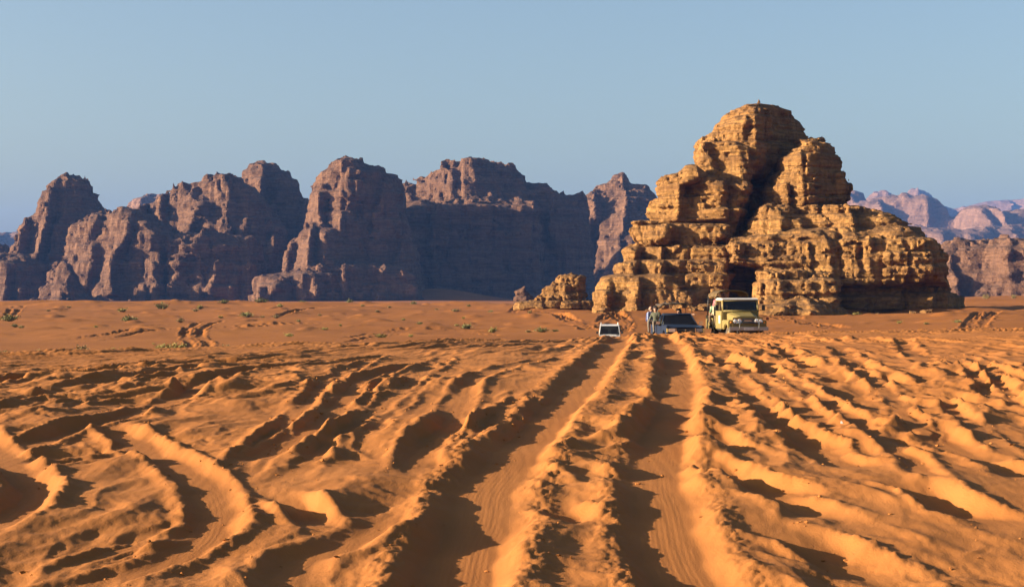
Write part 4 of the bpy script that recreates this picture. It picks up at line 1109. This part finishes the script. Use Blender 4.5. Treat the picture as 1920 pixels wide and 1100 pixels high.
for x in (-.38, .38):
    st = MB().box(x - .25, x + .25, -.1, .4, .75, .92).build('seat', M['seat'], Wc, .03)
    MB().box(x - .24, x + .24, .38, .50, .90, 1.50).build('seat_back', M['seat'], st, .03)
wheels(Wc, [(-.70, -1.4), (.70, -1.4), (-.70, 1.35), (.70, 1.35)], .38, .22, .21)

# ------------------------------------------------------------------ people
def cloth(name, col): return simple_mat(name, col, 0.9, var=0.25, scale=9, bump=0.3)


SKIN = simple_mat('skin', (0.24, 0.13, 0.085), 0.6, var=0.1); SKIN_T = simple_mat('tanned_skin', (0.15, 0.08, 0.05), 0.6, var=0.1)
HAIR_D = simple_mat('dark_hair', (0.012, 0.009, 0.008), 0.6); HAIR_P = simple_mat('thin_grey_hair', (0.2, 0.16, 0.13), 0.7)
EYE_M = simple_mat('eye', (0.02, 0.015, 0.012), 0.2); LIP = simple_mat('lip', (0.30, 0.11, 0.09), 0.5)


def person(name, label, cat, root, seat, yaw, skin, hair, top, legs, sleeves=None, arms=None, knees=None, lean=0.0, headturn=0.0, shoe=None, hairstyle='short', scarf=None, strap=None, group=None):
    """one continuous body: tapered capsules blended into one surface; origin at the seat, facing -Y"""
    sleeves = sleeves or top; shoe = shoe or M['black']
    C = []

    def cap(a, b, ra, rb, mat, k=0.03): C.append((Vector(a), Vector(b), ra, rb, mat, k))
    pel = Vector((0, 0, .11)); che = Vector((0, -lean * .38, .42)); nec = Vector((0, -lean * .52 - .005, .56)); hd = Vector((0, -lean * .60 - .03, .70))
    cap((-.075, 0, .11), (.075, 0, .11), .105, .105, legs)
    cap(pel + Vector((0, 0, .05)), che, .120, .135, top, .05); cap(che + Vector((-.09, 0, .03)), che + Vector((.09, 0, .03)), .105, .105, top, .05)
    cap(che + Vector((-.15, 0, .09)), che + Vector((.15, 0, .09)), .062, .062, top, .04)
    cap(nec - Vector((0, 0, .07)), nec + Vector((0, -.005, .05)), .055, .050, skin, .03)
    ct, stt = math.cos(headturn), math.sin(headturn)

    def hp(x, y, z): return hd + Vector((x * ct - y * stt, x * stt + y * ct, z))
    cap(hp(0, .02, .03), hp(0, -.03, -.045), .090, .066, skin, .02); cap(hp(0, -.045, -.075), hp(0, -.055, -.080), .042, .038, skin, .02)
    cap(hp(0, -.088, .005), hp(0, -.108, -.030), .011, .017, skin, .012)
    for sx in (-1, 1):
        cap(hp(sx * .034, -.086, .012), hp(sx * .034, -.088, .012), .013, .013, EYE_M, .002)
        cap(hp(sx * .088, .012, .015), hp(sx * .090, .016, -.025), .017, .013, skin, .008)
    cap(hp(-.022, -.094, -.058), hp(.022, -.094, -.058), .009, .009, LIP, .004)
    if scarf:
        cap(hp(0, .02, .05), hp(0, .03, .0), .112, .115, scarf, .02); cap(hp(-.07, .05, -.05), hp(-.10, .07, -.20), .07, .06, scarf, .03)
        cap(hp(.07, .05, -.05), hp(.10, .07, -.20), .07, .06, scarf, .03); cap(hp(0, .09, -.02), hp(0, .12, -.24), .08, .09, scarf, .03)
    elif hairstyle == 'short':
        cap(hp(0, .035, .055), hp(0, .045, .0), .088, .082, hair, .01); cap(hp(-.05, -.045, .085), hp(.05, -.045, .085), .030, .030, hair, .02)
    elif hairstyle == 'full':
        cap(hp(0, .03, .06), hp(0, .055, -.04), .100, .085, hair, .015); cap(hp(-.06, -.05, .082), hp(.06, -.05, .082), .036, .036, hair, .02)
        for sx in (-1, 1): cap(hp(sx * .075, .02, .04), hp(sx * .085, .03, -.05), .04, .03, hair, .02)
    else:
        cap(hp(0, .055, .0), hp(0, .060, -.02), .072, .070, hair, .01)
    arms = arms or {-1: ((-.27, -.06, .22), (-.17, -.30, .12)), 1: ((.27, -.06, .22), (.17, -.30, .12))}
    for sx in (-1, 1):
        sh = che + Vector((sx * .185, 0, .075)); el = Vector(arms[sx][0]); wr = Vector(arms[sx][1])
        cap(sh, el, .060, .046, top, .03); cap(sh + (el - sh) * .95, wr, .043, .029, sleeves, .02)
        d = (wr - el).normalized(); sd = d.cross(Vector((0, 0, 1))); sd = sd.normalized() if sd.length > .1 else Vector((1, 0, 0)); up = sd.cross(d)
        p1 = wr + d * .075; cap(wr + d * .01, p1, .028, .034, skin, .015)
        for q, (o, ln) in enumerate(((-.033, .060), (-.011, .072), (.011, .068), (.033, .052))):
            a = p1 + sd * o + d * .012; b = a + d * ln * .55 - up * .012; c = b + d * ln * .35 - up * .030
            cap(a, b, .0115, .0105, skin, .004); cap(b, c, .0105, .0095, skin, .004)
        th = wr + d * .03 - sd * sx * .03; cap(th, th + d * .045 - sd * sx * .030 - up * .01, .0135, .011, skin, .006)
    knees = knees or {-1: ((-.13, -.44, .12), (-.13, -.42, -.32)), 1: ((.13, -.44, .12), (.13, -.42, -.32))}
    for sx in (-1, 1):
        kn = Vector(knees[sx][0]); an = Vector(knees[sx][1]); hipp = Vector((sx * .09, -.02, .10))
        cap(hipp, kn, .088, .060, legs, .03); cap(kn, kn + (an - kn) * .35, .058, .054, legs, .02); cap(kn + (an - kn) * .3, an, .054, .036, legs, .02)
        cap(an + Vector((0, .03, -.03)), an + Vector((0, -.13, -.045)), .040, .034, shoe, .015)
    if strap:
        cap(che + Vector((-.12, -.11, .09)), pel + Vector((.05, -.12, .12)), .035, .035, strap, .015)
        cap(che + Vector((.02, .16, .02)), pel + Vector((.0, .16, .10)), .11, .12, strap, .03)
    h = .0135
    allp = np.array([p for c in C for p in (c[0], c[1])]); lo = allp.min(0) - .16; hi = allp.max(0) + .16
    n = np.ceil((hi - lo) / h).astype(int)
    F = np.full(n, .5, np.float32)
    axs = [lo[i] + h * np.arange(n[i]) for i in range(3)]

    def cdist(c, X, Y, Z):
        a, b, ra, rb, _, _ = c; ab = np.array(b - a); L2 = max(1e-9, ab @ ab)
        t = np.clip(((X - a[0]) * ab[0] + (Y - a[1]) * ab[1] + (Z - a[2]) * ab[2]) / L2, 0, 1)
        return np.sqrt((X - a[0] - t * ab[0]) ** 2 + (Y - a[1] - t * ab[1]) ** 2 + (Z - a[2] - t * ab[2]) ** 2) - (ra + (rb - ra) * t)
    for c in C:
        r = max(c[2], c[3]) + .09
        s_ = []
        for i in range(3):
            a0, a1 = min(c[0][i], c[1][i]) - r, max(c[0][i], c[1][i]) + r
            s_.append(slice(max(0, int((a0 - lo[i]) / h)), min(n[i], int((a1 - lo[i]) / h) + 2)))
        X, Y, Z = np.meshgrid(axs[0][s_[0]], axs[1][s_[1]], axs[2][s_[2]], indexing='ij')
        F[tuple(s_)] = smin(F[tuple(s_)], cdist(c, X, Y, Z).astype(np.float32), c[5])
    V, Q = surface_nets(F, lo, h)
    best = np.full(len(V), 1e9); own = np.zeros(len(V), int); mats = []
    for c in C:
        if c[4] not in mats: mats.append(c[4])
        d = cdist(c, V[:, 0], V[:, 1], V[:, 2]); m = d < best - .002
        best[m] = d[m]; own[m] = mats.index(c[4])
    me = mesh_np('person', V, Q, True, mats, own[Q[:, 0]])
    o = add_obj('person', me)
    bpy.context.view_layer.update()
    o.location = root.matrix_world @ Vector(seat); o.rotation_euler = (0, 0, root.rotation_euler.z + yaw)
    tag(o, label, cat, group)
    return o


G_ = 'people riding on the trucks'
person('person', 'person in pale blue shirt with thin hair perched outermost on the blue pickup\'s bed side', 'person', blue, (-.84, 2.02, .98), R(40), SKIN, HAIR_P, cloth('pale_blue_shirt', (0.17, 0.21, 0.33)), cloth('khaki_shorts', (0.22, 0.19, 0.10)), sleeves=SKIN, hairstyle='bald', strap=cloth('navy_bag', (0.02, 0.025, 0.09)), headturn=R(20), group=G_)
person('person', 'dark-haired person in dark jacket and light trousers sitting close behind the blue cab', 'person', blue, (-.80, .86, .98), R(-38), SKIN, HAIR_D, cloth('dark_olive_jacket', (0.045, 0.05, 0.032)), cloth('light_trousers', (0.13, 0.11, 0.09)), hairstyle='full', headturn=R(25), group=G_)
person('person', 'dark-haired person leaning over the blue cab roof with a bare arm out', 'person', blue, (.30, 1.05, .86), R(-12), SKIN, HAIR_D, SKIN, cloth('grey_trousers', (0.10, 0.10, 0.11)), sleeves=SKIN, lean=.55, hairstyle='full', arms={-1: ((-.24, -.30, .30), (-.12, -.45, .18)), 1: ((.38, -.30, .56), (.62, -.42, .58))}, headturn=R(-30), group=G_)
person('person', 'person in a white shirt at the wheel of the blue pickup, seen through its windscreen', 'person', blue, (-.36, .0, .60), 0, SKIN_T, HAIR_D, cloth('white_shirt', (0.62, 0.60, 0.58)), cloth('dark_trousers', (0.04, 0.04, 0.05)), arms={-1: ((-.30, -.12, .22), (-.14, -.36, .32)), 1: ((.28, -.12, .22), (.14, -.36, .32))}, knees={-1: ((-.13, -.40, .16), (-.13, -.55, -.12)), 1: ((.13, -.40, .16), (.13, -.55, -.12))}, group=G_)
person('person', 'person in a pink checked headscarf and green shirt riding in the olive truck\'s bed', 'person', truck, (-.66, 1.12, 1.05), R(-35), SKIN_T, HAIR_D, cloth('green_shirt', (0.075, 0.15, 0.095)), cloth('brown_trousers', (0.12, 0.08, 0.05)), sleeves=SKIN_T, scarf=cloth('pink_headscarf', (0.27, 0.085, 0.10)), headturn=R(15), knees={-1: ((-.13, -.40, .08), (-.13, -.34, -.30)), 1: ((.13, -.40, .08), (.13, -.34, -.30))}, group=G_)
person('person', 'driver of the olive truck, face just visible behind the windscreen', 'person', truck, (-.38, .08, .92), 0, SKIN, HAIR_D, cloth('dusty_shirt', (0.30, 0.18, 0.14)), cloth('dark_work_trousers', (0.05, 0.05, 0.05)), arms={-1: ((-.30, -.12, .22), (-.14, -.36, .36)), 1: ((.28, -.12, .22), (.14, -.36, .36))}, knees={-1: ((-.13, -.36, .10), (-.13, -.46, -.22)), 1: ((.13, -.36, .10), (.13, -.46, -.22))}, group=G_)

# ------------------------------------------------------------------ shrubs
def leaf_mat(name, a, b_):
    m, N, L, b = new_mat(name)
    tc = N.new('ShaderNodeTexCoord'); n = tex_noise(N, L, tc.outputs['Object'], 3.0, 3)
    r = ramp(N, [(0.3, a), (0.7, b_)]); L.new(n.outputs[0], r.inputs[0]); L.new(r.outputs[0], b.inputs['Base Color'])
    b.inputs['Roughness'].default_value = 0.8
    return m


LEAF = [leaf_mat('green_shrub_leaf', (0.075, 0.085, 0.020), (0.155, 0.150, 0.038)), leaf_mat('dry_shrub_leaf', (0.14, 0.105, 0.035), (0.23, 0.165, 0.06)), leaf_mat('yellow_shrub_leaf', (0.15, 0.135, 0.026), (0.27, 0.215, 0.05))]
TWIG = simple_mat('twig', (0.11, 0.07, 0.04), 0.9)


def shrub_meshes(seed, leaves, stems, lump=1):
    r = random.Random(seed); lv = []; lf = []; st = MB()
    cen = [(r.uniform(-.32, .32), r.uniform(-.2, .2), r.uniform(.75, 1.0)) for _ in range(lump)]
    for c in range(stems):
        cx, cy, hh = cen[c % lump]; a = r.uniform(0, 6.283); el = r.uniform(.35, 1.25); ln = r.uniform(.35, .62) * hh
        p0 = Vector((cx * .7, cy * .7, -.05)); d = Vector((math.cos(a) * math.cos(el), math.sin(a) * math.cos(el), math.sin(el)))
        p1 = p0 + d * ln; p1.z = max(.05, p1.z); pm = (p0 + p1) / 2 + Vector((r.uniform(-.04, .04), r.uniform(-.04, .04), .06))
        st.tube([p0, pm, p1], .012, 4, .004)
        for k in range(leaves // stems):
            t = r.uniform(.25, 1.05); q = p0.lerp(pm, t * 2) if t < .5 else pm.lerp(p1, t * 2 - 1)
            q = q + Vector((r.gauss(0, .045), r.gauss(0, .045), r.gauss(0, .035))); q.z = max(.0, q.z)
            u = Vector((r.gauss(0, 1), r.gauss(0, 1), abs(r.gauss(0, 1)) + .4)).normalized(); w_ = u.cross(Vector((r.gauss(0, 1), r.gauss(0, 1), r.gauss(0, 1)))).normalized()
            L_ = r.uniform(.06, .13); W_ = r.uniform(.018, .036); n = len(lv)
            lv += [q - w_ * W_ * .4, q + u * L_ * .5 - w_ * W_, q + u * L_, q + u * L_ * .5 + w_ * W_]; lf.append((n, n + 1, n + 2, n + 3))
    return np.array([tuple(p) for p in lv]), np.array(lf), st


KIND = []
for i in range(6):
    lv, lf, st = shrub_meshes(900 + i, 420, 34, 1 + i % 3)
    fol = mesh_np('foliage', lv, lf, False, [LEAF[[0, 2, 0, 1, 2, 1][i]]])
    so = st.build('stem', TWIG); sme = so.data; bpy.data.objects.remove(so)
    KIND.append((fol, sme))


def shrub(px, py, wpx, hpx, kind, label, group=None, dmin=105):
    x, y = hit(px, py + hpx * .5, dmin, 470); w_ = wpx / FP * y; h_ = hpx / FP * y
    root = empty('desert_shrub', (x, y, gz(x, y) - .02), random.uniform(0, 6.28))
    root.scale = (w_ / .72, w_ / .72, h_ / .48 * 1.15)
    if wpx / hpx > 3: root.rotation_euler.z = random.uniform(-.2, .2); root.scale.y *= .5
    fol, sme = KIND[kind]
    add_obj('foliage', fol, root); add_obj('stem', sme, root)
    tag(root, label, 'shrub', group)


shrub(305, 652, 40, 13, 4, 'largest yellow-green bush beside the double wavy track')
shrub(336, 651, 34, 15, 1, 'rounded end of the large bush next to the wavy track')
shrub(145, 655, 30, 15, 3, 'pale feathery bush on the rim of the near rise')
shrub(107, 659, 26, 9, 5, 'low brown bush between two paler bushes on the rim')
shrub(75, 659, 13, 8, 4, 'small rounded bush left of the low brown bush on the rim')
shrub(220, 656, 32, 8, 1, 'flat green bush between the feathery bush and the large bush')
shrub(418, 650, 22, 9, 3, 'pale bush just past the wavy track')
shrub(440, 652, 18, 6, 0, 'small low bush touching the pale bush past the wavy track')
shrub(14, 660, 30, 7, 3, 'low pale bush at the frame\'s edge on the rim')
shrub(20, 597, 32, 12, 0, 'dark green bush at the far left of the plain')
shrub(243, 601, 24, 10, 0, 'green bush alone mid-plain left of the wavy track')
shrub(463, 589, 26, 10, 2, 'wide green bush on the plain under the stepped peak')
shrub(1012, 621, 24, 8, 0, 'bright green bush left of the white car')
shrub(874, 611, 22, 10, 2, 'round green bush mid-plain among scattered dry tufts')
shrub(923, 617, 15, 10, 4, 'upright yellow-green bush between the round bush and the white car')
shrub(712, 631, 24, 7, 4, 'flat yellow-green bush just over the rim in the middle')
ORD = [w_ for w_ in ('first second third fourth fifth sixth seventh eighth ninth tenth eleventh twelfth thirteenth fourteenth fifteenth sixteenth seventeenth eighteenth nineteenth twentieth').split()]
for t_, b_ in (('twenty', 'twenty'), ('thirty', 'thirtieth'), ('forty', 'fortieth'), ('fifty', 'fiftieth')):
    if t_ != 'twenty': ORD.append(b_)
    ORD += [t_ + '-' + w_ for w_ in ORD[:9]]
for q, (a, b, c, d) in enumerate(sorted([(25, 611, 12, 6), (40, 612, 9, 5), (303, 574, 17, 12), (231, 581, 20, 7), (343, 601, 15, 10), (375, 575, 11, 8), (365, 583, 12, 5), (420, 566, 18, 7), (490, 565, 20, 8), (525, 574, 11, 8), (566, 564, 10, 5), (608, 563, 10, 5),
                          (540, 627, 20, 6), (520, 596, 12, 6), (490, 593, 10, 4), (610, 617, 16, 5), (255, 594, 10, 4), (415, 594, 10, 5), (653, 562, 12, 9), (773, 563, 12, 8), (768, 631, 12, 5), (705, 582, 12, 5), (852, 582, 16, 6), (920, 583, 10, 5), (990, 622, 12, 5),
                          (1038, 622, 14, 4), (993, 590, 9, 6), (1020, 577, 13, 8), (1031, 571, 11, 8), (857, 607, 10, 4), (787, 605, 9, 5), (757, 598, 9, 4), (870, 595, 8, 4), (1795, 603, 15, 5), (1735, 609, 10, 4), (1687, 602, 11, 5), (1420, 594, 12, 5), (1325, 580, 9, 4), (600, 590, 8, 4),
                          (680, 573, 9, 4), (730, 575, 8, 4), (820, 575, 9, 4), (880, 573, 8, 4), (180, 612, 8, 4), (90, 582, 9, 4), (130, 575, 9, 4), (560, 602, 8, 4), (640, 611, 8, 4), (1605, 588, 14, 5), (1580, 586, 10, 5), (1850, 556, 14, 9), (1900, 556, 10, 7)])):
    shrub(a, b, c, d, [0, 2, 3, 5, 1, 4][q % 6], ['green', 'green', 'pale dry', 'pale dry', 'yellowish', 'yellowish'][q % 6] + ' small desert tuft, ' + ORD[q] + ' small one counting from the left', 'small tufts scattered over the plain')

# ------------------------------------------------------------------ small things on the sand
ico = bmesh.new(); bmesh.ops.create_icosphere(ico, subdivisions=1, radius=1.0)
iv = np.array([v.co[:] for v in ico.verts]); iff = np.array([[v.index for v in f.verts] for f in ico.faces]); ico.free()
cv = []; cf = []; nn = 0
spots = [p for p in BERM_SPOTS if 9 < p[1] < 45]
random.shuffle(spots)
for (x, y, c) in spots[:1700]:
    r = min(.045, abs(random.gauss(0, .006)) + .004) * (1 + .012 * y)
    v = iv * (1 + .35 * rng.normal(size=(len(iv), 1))) * np.array([random.uniform(.7, 1.3), random.uniform(.7, 1.3), random.uniform(.5, .9)]) * r
    x += random.gauss(0, .05); y += random.gauss(0, .06)
    cv.append(v + np.array([x, y, gz(x, y) + r * .15])); cf.append(iff + nn); nn += len(iv)
clods = add_obj('sand_clods', mesh_np('sand_clods', np.vstack(cv), np.vstack(cf), False, [M['sand']]))
tag(clods, 'crumbled clods of damp sand along the rut edges', kind='stuff')

x, y = hit(1578, 793)
lit = MB().add([(-.02, -.015, 0), (.03, -.02, .004), (.028, .02, .012), (-.018, .018, .02), (.004, 0, .05), (-.016, .004, .045)], [(0, 1, 4), (1, 2, 4), (2, 3, 5, 4), (3, 0, 5), (0, 4, 5), (0, 3, 2, 1)]).build('paper_scrap', M['plate'])
lit.location = (x, y, gz(x, y) + .002); lit.scale = (.6, .6, .6)
tag(lit, 'tiny white crumpled scrap lying on the sand beyond the ruts', 'litter')

# cairn on the summit
bpy.context.view_layer.update()
dg = bpy.context.evaluated_depsgraph_get()
cx, cyy = (1423 - 960) / FP * 318, 318.0
hitr = SC.ray_cast(dg, Vector((cx, cyy, 80)), Vector((0, 0, -1)))
zt = hitr[1].z if hitr[0] else 34
if hitr[0] and hitr[4].name == 'haze':
    hitr = SC.ray_cast(dg, Vector((cx, cyy, hitr[1].z - .1)), Vector((0, 0, -1))); zt = hitr[1].z
cairn = empty('stone_cairn', (cx, cyy, zt))
tag(cairn, 'tiny stone cairn on the very top of the butte', 'cairn')
zz = -.15
for k in range(6):
    rr = .42 - .055 * k; hh = .17
    n = 9; v = []
    for lev, sc in ((0, .85), (.5, 1.0), (1, .8)):
        for q in range(n):
            a = 2 * math.pi * q / n; e = random.uniform(.85, 1.15)
            v.append((math.cos(a) * rr * sc * e + .05 * math.sin(k * 2.2), math.sin(a) * rr * sc * e, zz + hh * lev))
    f = [tuple(range(n))[::-1], tuple(range(2 * n, 3 * n))] + [(l * n + q, l * n + (q + 1) % n, (l + 1) * n + (q + 1) % n, (l + 1) * n + q) for l in (0, 1) for q in range(n)]
    MB().add(v, f).build('stone', M['butte'], cairn); zz += hh * .97
